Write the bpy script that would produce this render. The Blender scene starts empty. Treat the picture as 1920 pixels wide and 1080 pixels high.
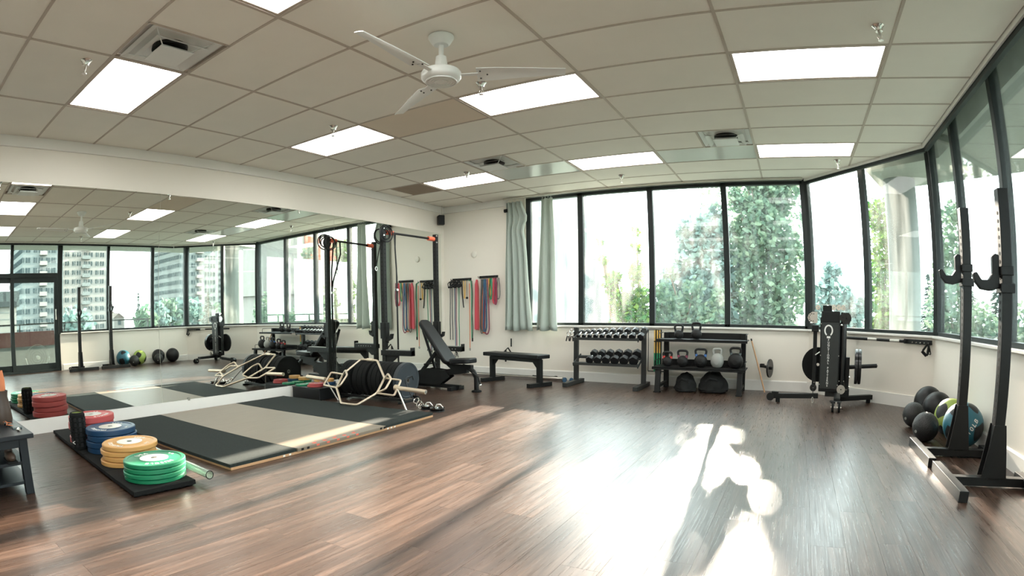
import bpy, bmesh, math, random
from mathutils import Vector, Matrix, Euler
random.seed(7)
PI = math.pi
sc = bpy.context.scene
COL = sc.collection
R = math.radians

# ------------------------------------------------------------------ camera
# stitched wide view: a fisheye polynomial lens, slightly shifted, 1.08 m above the floor
cam_d = bpy.data.cameras.new('camera')
cam = bpy.data.objects.new('camera', cam_d)
COL.objects.link(cam)
sc.camera = cam
cam_d.type = 'PANO'
cam_d.panorama_type = 'FISHEYE_LENS_POLYNOMIAL'
cam_d.sensor_width = 36.0
cam_d.fisheye_fov = PI
_k = (1.0004, -0.3003, 0.504, -0.2541)
cam_d.fisheye_polynomial_k0 = 0.0
cam_d.fisheye_polynomial_k1 = -_k[0] / 18.75
cam_d.fisheye_polynomial_k2 = -_k[1] / 18.75 ** 2
cam_d.fisheye_polynomial_k3 = -_k[2] / 18.75 ** 3
cam_d.fisheye_polynomial_k4 = -_k[3] / 18.75 ** 4
cam_d.shift_x = (960 - 863.17) / 1920
cam_d.shift_y = (664.37 - 540) / 1080
cam_d.clip_start = 0.05
cam_d.clip_end = 2000
_r = Matrix.Rotation(0.5798, 3, 'Z') @ Matrix.Rotation(-0.0736, 3, 'X') @ Matrix.Rotation(0.0106, 3, 'Y')
_m = Matrix((( _r[0][0], _r[0][2], -_r[0][1], 5.8488),
             ( _r[1][0], _r[1][2], -_r[1][1], 0.0),
             ( _r[2][0], _r[2][2], -_r[2][1], 1.0835),
             (0, 0, 0, 1)))
cam.matrix_world = _m

# ------------------------------------------------------------------ sky, sun, exposure
w = bpy.data.worlds.new('world'); sc.world = w; w.use_nodes = True
bg = w.node_tree.nodes['Background']
bg.inputs['Color'].default_value = (0.88, .985, 1.0, 1)
bg.inputs['Strength'].default_value = 6.5
sd = bpy.data.lights.new('sun', 'SUN'); so = bpy.data.objects.new('sun', sd); COL.objects.link(so)
sd.energy = 40.0; sd.color = (1.0, 0.83, 0.70); sd.angle = R(1.0)
_az, _el = R(-4.3), R(18.0)
_d = Vector((math.sin(_az) * math.cos(_el), math.cos(_az) * math.cos(_el), math.sin(_el)))
so.rotation_euler = _d.to_track_quat('Z', 'Y').to_euler()
so.location = _d * 60
TROFFER = 9.0
vs = sc.view_settings
vs.view_transform = 'Standard'; vs.look = 'None'; vs.gamma = 1.0; vs.use_curve_mapping = False
vs.exposure = 0.48
cy = sc.cycles
cy.use_denoising = True
cy.max_bounces = 8; cy.diffuse_bounces = 4; cy.glossy_bounces = 5; cy.transmission_bounces = 6
cy.transparent_max_bounces = 24
cy.sample_clamp_indirect = 6.0
cy.blur_glossy = 0.6
cy.use_adaptive_sampling = True

# ------------------------------------------------------------------ helpers
class MB:
    def __init__(s): s.b = bmesh.new()
    def _t(s, vs_, rot, loc):
        M = Matrix.Translation(Vector(loc)) @ (rot.to_4x4() if rot else Matrix.Identity(4))
        bmesh.ops.transform(s.b, matrix=M, verts=vs_)
    def box(s, c, size, rot=None):
        r = bmesh.ops.create_cube(s.b, size=1.0)['verts']
        for v in r: v.co = Vector((v.co.x * size[0], v.co.y * size[1], v.co.z * size[2]))
        if rot and not isinstance(rot, Matrix): rot = Euler(rot).to_matrix()
        s._t(r, rot, c); return s
    def bb(s, x0, x1, y0, y1, z0, z1):
        return s.box(((x0 + x1) / 2, (y0 + y1) / 2, (z0 + z1) / 2), (abs(x1 - x0), abs(y1 - y0), abs(z1 - z0)))
    def cyl(s, p0, p1, r, seg=16, r2=None, cap=True):
        p0 = Vector(p0); p1 = Vector(p1); d = p1 - p0; L = d.length
        if L < 1e-6: return s
        v = bmesh.ops.create_cone(s.b, cap_ends=cap, segments=seg, radius1=r, radius2=r if r2 is None else r2, depth=L)['verts']
        s._t(v, d.to_track_quat('Z', 'Y').to_matrix(), (p0 + p1) / 2); return s
    def bar(s, p0, p1, wd, ht):     # rectangular bar along p0-p1; ht is the vertical side
        p0 = Vector(p0); p1 = Vector(p1); d = p1 - p0; L = d.length; x = d.normalized()
        up = Vector((0, 0, 1)) if abs(x.z) < .95 else Vector((0, 1, 0))
        y = up.cross(x).normalized(); z = x.cross(y)
        return s.box((p0 + p1) / 2, (L, wd, ht), Matrix((x, y, z)).transposed())
    def tube(s, pts, r, seg=8, closed=False, flat=None):
        pts = [Vector(p) for p in pts]; n = len(pts); rings = []
        pn = None
        for i, p in enumerate(pts):
            if closed: t = pts[(i + 1) % n] - pts[i - 1]
            else: t = pts[min(i + 1, n - 1)] - pts[max(i - 1, 0)]
            t.normalize()
            if pn is None:
                a = Vector((0, 0, 1)) if abs(t.z) < .9 else Vector((0, 1, 0)); pn = (a - t * a.dot(t)).normalized()
            else: pn = (pn - t * pn.dot(t)).normalized()
            bn = t.cross(pn); ring = []
            ra, rb = (r, r) if flat is None else flat
            for k in range(seg):
                an = 2 * PI * k / seg + (PI / seg if seg == 4 else 0)
                ring.append(s.b.verts.new(p + pn * math.cos(an) * ra + bn * math.sin(an) * rb))
            rings.append(ring)
        for i in range(n if closed else n - 1):
            a, b = rings[i], rings[(i + 1) % n]
            for k in range(seg): s.b.faces.new((a[k], a[(k + 1) % seg], b[(k + 1) % seg], b[k]))
        if not closed:
            s.b.faces.new(rings[0][::-1]); s.b.faces.new(rings[-1])
        return s
    def lathe(s, prof, c=(0, 0, 0), axis='Z', seg=32, rot=None, closed=False):
        rings = []; nv = []
        for r, z in prof:
            ring = []
            for k in range(seg):
                a = 2 * PI * k / seg; v = s.b.verts.new((r * math.cos(a), r * math.sin(a), z)); ring.append(v); nv.append(v)
            rings.append(ring)
        m = len(rings)
        for i in range(m if closed else m - 1):
            a, b = rings[i], rings[(i + 1) % m]
            for k in range(seg): s.b.faces.new((a[k], a[(k + 1) % seg], b[(k + 1) % seg], b[k]))
        if not closed:
            for ring, fl in ((rings[0], True), (rings[-1], False)):
                if (ring[0].co.xy.length) > 1e-4: s.b.faces.new(ring[::-1] if fl else ring)
            bmesh.ops.remove_doubles(s.b, verts=nv, dist=1e-5); nv = [v for v in nv if v.is_valid]
        if axis == 'X': rot = Matrix.Rotation(PI / 2, 3, 'Y')
        if axis == 'Y': rot = Matrix.Rotation(-PI / 2, 3, 'X')
        s._t(nv, rot, c); return s
    def ball(s, c, r, seg=24, sc3=(1, 1, 1), rot=None):
        v = bmesh.ops.create_uvsphere(s.b, u_segments=seg, v_segments=max(6, seg // 2), radius=r)['verts']
        for q in v: q.co = Vector((q.co.x * sc3[0], q.co.y * sc3[1], q.co.z * sc3[2]))
        s._t(v, rot, c); return s
    def prism(s, poly, h0, h1, plane='XY'):      # polygon extruded along the third axis
        def P(a, b, h): return {'XY': (a, b, h), 'XZ': (a, h, b), 'YZ': (h, a, b)}[plane]
        lo = [s.b.verts.new(P(a, b, h0)) for a, b in poly]; hi = [s.b.verts.new(P(a, b, h1)) for a, b in poly]
        n = len(poly); s.b.faces.new(lo[::-1]); s.b.faces.new(hi)
        for i in range(n): s.b.faces.new((lo[i], lo[(i + 1) % n], hi[(i + 1) % n], hi[i]))
        return s
    def quad(s, *p): s.b.faces.new([s.b.verts.new(q) for q in p]); return s
    def build(s, name, m, parent=None, bev=0, smooth=False, kind=None, label=None, loc=None):
        bmesh.ops.recalc_face_normals(s.b, faces=s.b.faces)
        me = bpy.data.meshes.new(name); s.b.to_mesh(me); s.b.free()
        if isinstance(m, (list, tuple)):
            for q in m: me.materials.append(q)
        else: me.materials.append(m)
        o = bpy.data.objects.new(name, me); COL.objects.link(o)
        if parent: o.parent = parent
        if loc: o.location = loc
        if smooth:
            me.polygons.foreach_set('use_smooth', [True] * len(me.polygons))
            me.set_sharp_from_angle(angle=R(38))
        if bev:
            q = o.modifiers.new('bevel', 'BEVEL'); q.width = bev; q.segments = 2; q.limit_method = 'ANGLE'; q.angle_limit = R(40)
        if kind: o['kind'] = kind
        if label: o['label'] = label
        return o

def thing(name, label, cat, loc=(0, 0, 0), rz=0, group=None):
    o = bpy.data.objects.new(name, None); COL.objects.link(o)
    o.location = loc; o.rotation_euler = (0, 0, rz); o['label'] = label; o['category'] = cat
    if group: o['group'] = group
    o.empty_display_size = .1
    return o
def tag(o, label, cat, group=None):
    o['label'] = label; o['category'] = cat
    if group: o['group'] = group
    return o
def kids(o): return [c for c in bpy.data.objects if c.parent == o]
def dup(o, loc=None, rz=None, label=None, parent=None, _top=True):
    c = o.copy(); COL.objects.link(c)
    if parent: c.parent = parent
    for k in kids(o):
        if k != c: dup(k, parent=c, _top=False)
    if _top:
        if loc is not None: c.location = loc
        if rz is not None: c.rotation_euler = (0, 0, rz)
        if label: c['label'] = label
    return c
def struct(o): o['kind'] = 'structure'; return o

# ------------------------------------------------------------------ materials
def nt(name):
    m = bpy.data.materials.new(name); m.use_nodes = True
    return m, m.node_tree.nodes, m.node_tree.links, m.node_tree.nodes['Principled BSDF']
def mat(name, col, rough=.5, metal=0., var=.08, scale=12., bump=0., bscale=60., spec=None, stretch=None, coat=0):
    m, N, L, P = nt(name)
    tc = N.new('ShaderNodeTexCoord'); no = N.new('ShaderNodeTexNoise'); no.inputs['Scale'].default_value = scale
    no.inputs['Detail'].default_value = 4
    src = tc.outputs['Object']
    if stretch:
        mp = N.new('ShaderNodeMapping'); mp.inputs['Scale'].default_value = stretch; L.new(src, mp.inputs[0]); src = mp.outputs[0]
    L.new(src, no.inputs['Vector'])
    mx = N.new('ShaderNodeMix'); mx.data_type = 'RGBA'
    c = Vector(col)
    mx.inputs[6].default_value = (*(c * (1 - var)), 1); mx.inputs[7].default_value = (*[min(1, q) for q in c * (1 + var)], 1)
    L.new(no.outputs['Fac'], mx.inputs[0]); L.new(mx.outputs[2], P.inputs['Base Color'])
    P.inputs['Roughness'].default_value = rough; P.inputs['Metallic'].default_value = metal
    if spec is not None: P.inputs['Specular IOR Level'].default_value = spec
    if coat: P.inputs['Coat Weight'].default_value = coat
    if bump:
        n2 = N.new('ShaderNodeTexNoise'); n2.inputs['Scale'].default_value = bscale; n2.inputs['Detail'].default_value = 3
        L.new(src, n2.inputs['Vector'])
        bp = N.new('ShaderNodeBump'); bp.inputs['Strength'].default_value = bump; bp.inputs['Distance'].default_value = .004
        L.new(n2.outputs['Fac'], bp.inputs['Height']); L.new(bp.outputs[0], P.inputs['Normal'])
    return m
M = {}
M['wall'] = mat('wall_paint', (.84, .80, .715), .55, var=.02, scale=2, bump=.05, bscale=200)
M['trim'] = mat('trim_paint', (.80, .79, .75), .4, var=.02)
M['tile'] = mat('ceiling_tile_board', (.86, .825, .74), .75, var=.04, scale=3, bump=.25, bscale=160)
M['tile_warm'] = mat('ceiling_tile_tan', (.74, .64, .52), .75, var=.04, scale=3, bump=.25, bscale=160)
M['tile_stain'] = mat('ceiling_tile_stained', (.30, .23, .17), .8, var=.1, scale=8, bump=.2, bscale=160)
M['tile_gloss'] = mat('ceiling_tile_vinyl', (.62, .64, .60), .22, var=.04, scale=3)
M['tbar'] = mat('ceiling_grid_metal', (.50, .43, .36), .5, var=.05)
M['black'] = mat('black_powder_coat', (.009, .010, .010), .46, var=.2, scale=30, bump=.06, bscale=300, spec=.28)
M['blackg'] = mat('black_gloss_metal', (.009, .010, .011), .25, var=.2)
M['grey_steel'] = mat('dark_grey_steel', (.030, .033, .032), .45, var=.15, spec=.35)
M['frame'] = mat('window_frame_dark', (.016, .022, .022), .45, var=.15, spec=.3)
M['rubber'] = mat('black_rubber', (.009, .010, .010), .85, spec=.2, var=.35, scale=90, bump=.2, bscale=250)
M['mat_rubber'] = mat('speckled_rubber', (.024, .031, .029), .9, spec=.2, var=.45, scale=60, bump=.3, bscale=400)
M['cast'] = mat('cast_iron', (.011, .011, .011), .6, spec=.3, var=.2, scale=40, bump=.3, bscale=150)
M['chrome'] = mat('chrome', (.75, .75, .72), .18, metal=1, var=.05)
M['alu'] = mat('brushed_aluminium', (.62, .60, .56), .35, metal=1, var=.05)
M['gold'] = mat('champagne_steel', (.66, .56, .44), .42, metal=.75, var=.08)
M['vinyl'] = mat('black_vinyl', (.009, .010, .011), .42, var=.15, bump=.08, bscale=220, spec=.3)
M['red'] = mat('red_rubber', (.45, .07, .07), .5, var=.12, scale=9)
M['blue'] = mat('blue_rubber', (.010, .048, .115), .42, var=.12, scale=9)
M['yellow'] = mat('yellow_rubber', (.62, .34, .11), .45, var=.10, scale=9)
M['green'] = mat('green_rubber', (.008, .20, .09), .42, var=.10, scale=9)
M['letter'] = mat('worn_white_lettering', (.80, .80, .76), .5, var=.15, scale=60)
M['hubpaint'] = mat('scuffed_hub_plate', (.62, .62, .58), .35, metal=.3, var=.2, scale=30)
M['hubtan'] = mat('tan_hub_plate', (.60, .56, .48), .35, metal=.3, var=.2, scale=30)
M['ply'] = mat('plywood_edge', (.52, .30, .16), .6, var=.2, scale=20, stretch=(1, 1, 12))
M['plytop'] = mat('plywood_panel', (.215, .175, .13), .42, var=.18, scale=3, stretch=(9, 1, 1), bump=.05)
M['redmark'] = mat('red_ink', (.80, .13, .08), .6)
M['curtain'] = mat('sage_curtain', (.37, .45, .41), .85, var=.06, scale=60, bump=.2, bscale=500)
M['white'] = mat('white_enamel', (.78, .80, .77), .35, var=.02)
M['orange'] = mat('orange_grip', (.85, .16, .08), .6, var=.1)
M['navy'] = mat('navy_painted_wood', (.010, .014, .018), .45, var=.15, bump=.05, spec=.35)
M['leather'] = mat('brown_black_leather', (.055, .035, .025), .45, var=.3, scale=10)
M['tan_leather'] = mat('orange_leather', (.55, .17, .06), .5, var=.15)
M['wood'] = mat('pale_dowel_wood', (.55, .33, .18), .5, var=.15, stretch=(1, 1, .1))
M['band_red'] = mat('red_band', (.62, .07, .10), .5); M['band_blue'] = mat('blue_band', (.03, .10, .19), .5)
M['band_green'] = mat('green_band', (.03, .28, .13), .5); M['band_orange'] = mat('orange_band', (.75, .17, .04), .5)
M['band_yellow'] = mat('yellow_band', (.80, .50, .12), .5); M['band_maroon'] = mat('maroon_band', (.25, .05, .09), .5)
M['band_black'] = mat('black_band', (.02, .02, .022), .5); M['band_grey'] = mat('grey_band', (.10, .13, .13), .5)
M['kb_red'] = mat('red_kettlebell_ring', (.6, .05, .04), .5); M['kb_blue'] = mat('blue_kettlebell_ring', (.05, .15, .4), .5)
M['kb_grey'] = mat('grey_kettlebell', (.30, .31, .29), .5, var=.15)
M['lime'] = mat('lime_ball_vinyl', (.32, .42, .09), .45); M['teal'] = mat('teal_ball_vinyl', (.022, .13, .18), .4)
M['ballblk'] = mat('black_ball_vinyl', (.012, .013, .014), .42, var=.15, bump=.05, spec=.3)
M['bag'] = mat('black_canvas', (.012, .013, .013), .85, var=.3, bump=.4, bscale=60)
M['concrete'] = mat('painted_concrete', (.14, .16, .15), .7, var=.06, scale=3, bump=.1)
M['soffit'] = mat('soffit_paint', (.30, .32, .29), .6, var=.03)
M['brickred'] = mat('dark_red_parapet', (.045, .014, .011), .7, var=.2)
M['bark'] = mat('tree_bark', (.12, .09, .07), .9, var=.3, bump=.4)
M['far_wall'] = mat('tower_wall_grey', (.15, .165, .165), .9, spec=0, var=.05, scale=.2)
M['far_white'] = mat('tower_wall_white', (.22, .21, .20), .9, spec=0, var=.05, scale=.2)
M['far_glass'] = mat('tower_window_glass', (.05, .065, .07), .9, spec=0, var=.3, scale=.6)
M['orange_clad'] = mat('orange_cladding', (.22, .038, .018), .9, spec=0)
M['roofc'] = mat('pinkish_shingle_roof', (.13, .105, .095), .9, spec=0, var=.15, scale=4)
M['ground'] = mat('far_ground_cover', (.10, .12, .10), 1., spec=0, var=.4, scale=.05)
M['silver_tape'] = mat('silver_tape', (.55, .53, .48), .35, metal=.6, var=.2, scale=80)
M['disc'] = mat('off_white_plastic', (.80, .77, .69), .45, var=.02)

def cloth(name, col):
    m, N, L, P = nt(name); P.inputs['Base Color'].default_value = (*col, 1); P.inputs['Roughness'].default_value = .9
    tc = N.new('ShaderNodeTexCoord'); no = N.new('ShaderNodeTexNoise'); no.inputs['Scale'].default_value = 40; L.new(tc.outputs['Object'], no.inputs['Vector'])
    bp = N.new('ShaderNodeBump'); bp.inputs['Strength'].default_value = .15; bp.inputs['Distance'].default_value = .003; L.new(no.outputs['Fac'], bp.inputs['Height']); L.new(bp.outputs[0], P.inputs['Normal'])
    t = N.new('ShaderNodeBsdfTranslucent'); t.inputs[0].default_value = (*[q * .55 for q in col], 1)
    ms = N.new('ShaderNodeMixShader'); ms.inputs[0].default_value = .16; out = N['Material Output']
    L.new(P.outputs[0], ms.inputs[1]); L.new(t.outputs[0], ms.inputs[2]); L.new(ms.outputs[0], out.inputs['Surface']); return m
M['curtain'] = cloth('sage_curtain', (.50, .57, .52))
def emis(name, col, s):
    m = bpy.data.materials.new(name); m.use_nodes = True; N = m.node_tree.nodes; N.clear()
    e = N.new('ShaderNodeEmission'); e.inputs[0].default_value = (*col, 1); e.inputs[1].default_value = s
    o = N.new('ShaderNodeOutputMaterial'); m.node_tree.links.new(e.outputs[0], o.inputs[0]); return m
M['diffuser'] = emis('lit_diffuser', (1.0, .97, .93), TROFFER)

def leafmat(name, a, b):
    m = bpy.data.materials.new(name); m.use_nodes = True; N = m.node_tree.nodes; L = m.node_tree.links; N.clear()
    g = N.new('ShaderNodeNewGeometry'); mx = N.new('ShaderNodeMix'); mx.data_type = 'RGBA'
    mx.inputs[6].default_value = (*a, 1); mx.inputs[7].default_value = (*b, 1); L.new(g.outputs['Random Per Island'], mx.inputs[0])
    d = N.new('ShaderNodeBsdfDiffuse'); t = N.new('ShaderNodeBsdfTranslucent'); ms = N.new('ShaderNodeMixShader'); ms.inputs[0].default_value = .3
    L.new(mx.outputs[2], d.inputs[0]); L.new(mx.outputs[2], t.inputs[0]); L.new(d.outputs[0], ms.inputs[1]); L.new(t.outputs[0], ms.inputs[2])
    o = N.new('ShaderNodeOutputMaterial'); L.new(ms.outputs[0], o.inputs[0]); return m
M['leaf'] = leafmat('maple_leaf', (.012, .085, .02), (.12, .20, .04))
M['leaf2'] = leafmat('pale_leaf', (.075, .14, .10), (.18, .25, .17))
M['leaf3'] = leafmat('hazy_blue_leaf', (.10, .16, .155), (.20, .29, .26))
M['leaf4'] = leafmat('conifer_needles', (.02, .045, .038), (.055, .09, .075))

# dusty window glass: clear, lightly reflective, with wiped dirt that scatters the sun
def glassmat(name, dirt0, dirt1, refl=.018):
    m = bpy.data.materials.new(name); m.use_nodes = True; N = m.node_tree.nodes; L = m.node_tree.links; N.clear()
    tc = N.new('ShaderNodeTexCoord'); mp = N.new('ShaderNodeMapping'); mp.inputs['Scale'].default_value = (5, 5, .5)
    no = N.new('ShaderNodeTexNoise'); no.inputs['Scale'].default_value = 2.2; no.inputs['Detail'].default_value = 6
    L.new(tc.outputs['Object'], mp.inputs[0]); L.new(mp.outputs[0], no.inputs['Vector'])
    mr = N.new('ShaderNodeMapRange'); mr.inputs['From Min'].default_value = .35; mr.inputs['From Max'].default_value = .75
    mr.inputs['To Min'].default_value = dirt0; mr.inputs['To Max'].default_value = dirt1; L.new(no.outputs['Fac'], mr.inputs[0])
    tr = N.new('ShaderNodeBsdfTransparent'); tr.inputs[0].default_value = (.955, .985, .97, 1)
    tl = N.new('ShaderNodeBsdfTranslucent'); tl.inputs[0].default_value = (.93, 1, .98, 1)
    m1 = N.new('ShaderNodeMixShader'); L.new(mr.outputs[0], m1.inputs[0]); L.new(tr.outputs[0], m1.inputs[1]); L.new(tl.outputs[0], m1.inputs[2])
    gl = N.new('ShaderNodeBsdfGlossy'); gl.inputs['Roughness'].default_value = 0.0
    fr = N.new('ShaderNodeFresnel'); fr.inputs[0].default_value = 1.4
    ad = N.new('ShaderNodeMath'); ad.operation = 'MULTIPLY'; ad.inputs[1].default_value = refl / .04; ad.use_clamp = True; L.new(fr.outputs[0], ad.inputs[0])
    m2 = N.new('ShaderNodeMixShader'); L.new(ad.outputs[0], m2.inputs[0]); L.new(m1.outputs[0], m2.inputs[1]); L.new(gl.outputs[0], m2.inputs[2])
    o = N.new('ShaderNodeOutputMaterial'); L.new(m2.outputs[0], o.inputs[0]); return m
M['glass'] = glassmat('dusty_window_glass', .006, .046)
M['glass_clean'] = glassmat('window_glass', .001, .006)

def mirrormat():
    m, N, L, P = nt('mirror_silver'); P.inputs['Base Color'].default_value = (.86, .90, .86, 1); P.inputs['Metallic'].default_value = 1
    P.inputs['Roughness'].default_value = 0.0
    return m
M['mirror'] = mirrormat()

def floormat():
    m, N, L, P = nt('vinyl_wood_planks')
    g = N.new('ShaderNodeNewGeometry'); oi = N.new('ShaderNodeObjectInfo'); ad = N.new('ShaderNodeMath'); ad.operation = 'ADD'
    L.new(g.outputs['Random Per Island'], ad.inputs[0]); L.new(oi.outputs['Random'], ad.inputs[1])
    fr = N.new('ShaderNodeMath'); fr.operation = 'FRACT'; L.new(ad.outputs[0], fr.inputs[0])
    cb = N.new('ShaderNodeCombineXYZ'); ml = N.new('ShaderNodeMath'); ml.operation = 'MULTIPLY'; ml.inputs[1].default_value = 37.
    L.new(fr.outputs[0], ml.inputs[0]); L.new(ml.outputs[0], cb.inputs[0]); L.new(ml.outputs[0], cb.inputs[1])
    va = N.new('ShaderNodeVectorMath'); va.operation = 'ADD'; L.new(g.outputs['Position'], va.inputs[0]); L.new(cb.outputs[0], va.inputs[1])
    def noise(sx, sy, det, rough=.6):
        mp = N.new('ShaderNodeMapping'); mp.inputs['Scale'].default_value = (sx, sy, 1); L.new(va.outputs[0], mp.inputs[0])
        n = N.new('ShaderNodeTexNoise'); n.inputs['Scale'].default_value = 1; n.inputs['Detail'].default_value = det
        n.inputs['Roughness'].default_value = rough; L.new(mp.outputs[0], n.inputs['Vector']); return n.outputs['Fac']
    n1 = noise(26, 1.3, 8, .65); n2 = noise(110, 3.0, 3); n3 = noise(4, .8, 2)
    cr = N.new('ShaderNodeValToRGB'); e = cr.color_ramp.elements
    e[0].position = .20; e[0].color = (.022, .013, .009, 1); e[1].position = .85; e[1].color = (.15, .095, .07, 1)
    q = e.new(.5); q.color = (.050, .029, .020, 1)
    mm = N.new('ShaderNodeMath'); mm.operation = 'MULTIPLY_ADD'; mm.inputs[1].default_value = .25; L.new(n3, mm.inputs[0])
    sb = N.new('ShaderNodeMath'); sb.operation = 'SUBTRACT'; sb.inputs[1].default_value = .125; L.new(n1, sb.inputs[0]); L.new(sb.outputs[0], mm.inputs[2])
    m3 = N.new('ShaderNodeMath'); m3.operation = 'MULTIPLY_ADD'; m3.inputs[1].default_value = .16; L.new(fr.outputs[0], m3.inputs[0])
    s2 = N.new('ShaderNodeMath'); s2.operation = 'SUBTRACT'; s2.inputs[1].default_value = .08; L.new(mm.outputs[0], s2.inputs[0]); L.new(s2.outputs[0], m3.inputs[2])
    L.new(m3.outputs[0], cr.inputs[0]); L.new(cr.outputs[0], P.inputs['Base Color'])
    mr = N.new('ShaderNodeMapRange'); mr.inputs['To Min'].default_value = .16; mr.inputs['To Max'].default_value = .46; L.new(n2, mr.inputs[0]); L.new(mr.outputs[0], P.inputs['Roughness'])
    bp = N.new('ShaderNodeBump'); bp.inputs['Strength'].default_value = .40; bp.inputs['Distance'].default_value = .0016
    a2 = N.new('ShaderNodeMath'); a2.operation = 'ADD'; L.new(n1, a2.inputs[0]); L.new(n2, a2.inputs[1])
    L.new(a2.outputs[0], bp.inputs['Height']); L.new(bp.outputs[0], P.inputs['Normal'])
    P.inputs['IOR'].default_value = 1.6
    return m
M['floor'] = floormat()

# ================================================================== the room
H = 3.008; YB = 8.314; XR = 7.80
def xl(y): return .03 * (y - 6)
A_ = (6.19, YB); B_ = (XR, 7.06); CM = (6.973, 7.727)

fb = MB().prism([(-.4, -3.2), (XR + .2, -3.2), (XR + .2, 7.1), (6.2, YB + .2), (-.4, YB + .2)], -.25, -.004)
floor = struct(fb.build('floor', M['floor']))
pieces = []
PW, PL = .182, 1.22
ncol = int(8.1 / PW) + 1
for i in range(ncol):
    x0 = -.3 + i * PW; off = (i * .437 + random.random() * .25) % 1.0 * PL
    y = -3 - off
    while y < YB:
        ya, yb_ = max(y, -3.0), min(y + PL, YB)
        if yb_ - ya > .04: pieces.append((x0, min(x0 + PW, XR), ya, yb_))
        y += PL
def outside(p): # wholly beyond the chamfered corner
    return (p[0] - A_[0]) * (A_[1] - B_[1]) + (p[2] - A_[1]) * (B_[0] - A_[0]) > 0
pieces = [p for p in pieces if not outside(p) and p[1] > p[0] + .01]
def size_key(p):
    cx, cyy = (p[0] + p[1]) / 2, (p[2] + p[3]) / 2
    if p[3] < .9 or cx < xl(cyy): return 99
    a = math.degrees(math.atan2(cx - 5.85, max(cyy, .01)))
    if a < -60 or a > 27: return 50 + abs(a)
    return math.hypot(cx - 5.85, cyy)
pieces.sort(key=size_key)
nrm = Vector((A_[1] - B_[1], B_[0] - A_[0], 0)).normalized()
def plank_bm(mb, p):
    x0, x1, y0, y1 = p; g = .0006
    mb.bb(x0 + g, x1 - g, y0 + g, y1 - g, -.0045, 0)
def clip(mb):
    bmesh.ops.bisect_plane(mb.b, geom=mb.b.verts[:] + mb.b.edges[:] + mb.b.faces[:], plane_co=(A_[0], A_[1], 0), plane_no=nrm, clear_outer=True)
for p in pieces[:296]:
    m_ = MB(); plank_bm(m_, p); clip(m_); m_.build('floor_plank', M['floor'], floor)
m_ = MB()
for p in pieces[296:]: plank_bm(m_, p)
clip(m_); m_.build('far_floor_planks', M['floor'], floor, kind='stuff')

# ---- walls
wl = MB().prism([(-.5, -3.2), (xl(-3.2), -3.2), (xl(8.6), 8.6), (-.5, 8.6)], -.25, 3.3)
struct(wl.build('wall_left', M['wall']))
wb = MB().bb(-.5, 1.72, YB, YB + .22, -.25, 3.3).bb(1.72, A_[0], YB, YB + .22, -.25, .86).bb(1.72, A_[0], YB, YB + .22, 3.0, 3.3)
struct(wb.build('wall_back', M['wall']))
def along(a, b, t0, t1):    # polygon of a wall on the line a-b, between offsets t0 and t1 outward
    d = Vector((b[0] - a[0], b[1] - a[1])).normalized(); n = Vector((-d.y, d.x))
    if n.dot(Vector((1, 1))) < 0: n = -n
    return [(a[0] + n.x * t0, a[1] + n.y * t0), (b[0] + n.x * t0, b[1] + n.y * t0), (b[0] + n.x * t1, b[1] + n.y * t1), (a[0] + n.x * t1, a[1] + n.y * t1)]
wc = MB().prism(along(A_, B_, 0, .22), -.25, .86).prism(along(A_, B_, 0, .22), 3.33, 3.6)
struct(wc.build('wall_corner', M['wall']))
wr = MB().bb(XR, XR + .22, 3.45, 7.16, -.25, .86).bb(XR, XR + .22, -3.2, 1.1, -.25, .86).bb(XR, XR + .22, 1.1, 3.45, -.25, -.005).bb(XR, XR + .22, -3.2, 7.16, 3.33, 3.6)
struct(wr.build('wall_right', M['wall']))
struct(MB().bb(-.5, XR + .22, -3.4, -3.2, -.25, 3.6).build('wall_rear', M['wall']))

# ---- ceiling: slab, T-bar grid, tiles
CE0, CE1 = (6.20, YB), (7.63, 6.6)
ceil = struct(MB().prism([(-.5, -3.4), (CE1[0], -3.4), CE1, CE0, (6.2, 8.5), (-.5, 8.5)], H + .03, H + .3).build('ceiling', M['wall']))
struct(MB().prism([(CE1[0], -3.4), (XR + .25, -3.4), (XR + .25, 7.2), (6.3, YB + .25), CE0, CE1], 3.33, 3.45).build('trim_pocket', M['trim']))
cols = [-.31, .905, 2.036, 3.182, 4.360, 5.574, 6.826, CE1[0]]
rows = [1.334, 2.004, 2.682, 3.354, 4.009, 4.641, 5.265, 5.894, 6.519, 7.129, 7.737, YB]
r0 = [1.334 - .655 * k for k in range(7, 0, -1)]
rows = r0 + rows          # index of 1.334 is 7 (grid row -5)
base = 7
lights = [(1, 7), (1, 11), (1, 15), (3, 7), (3, 11), (3, 15), (5, 7), (5, 11), (5, 15), (1, 3), (3, 3), (5, 3)]
nrm2 = Vector((CE0[1] - CE1[1], CE1[0] - CE0[0], 0)).normalized()
def clip2(mb):
    bmesh.ops.bisect_plane(mb.b, geom=mb.b.verts[:] + mb.b.edges[:] + mb.b.faces[:], plane_co=(CE0[0], CE0[1], 0), plane_no=nrm2, clear_outer=True)
def tile(x0, x1, y0, y1, m='tile'):
    b = MB().bb(x0 + .009, x1 - .009, y0 + .009, y1 - .009, H, H + .018)
    if x1 > 6.1 and y1 > 6.5: clip2(b)
    if len(b.b.verts): b.build('ceiling_tile', M[m], ceil)
    else: b.b.free()
vents = {(2, 7): 0, (2, 14): 0, (4, 14): 1}
vent_at = []
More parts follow.
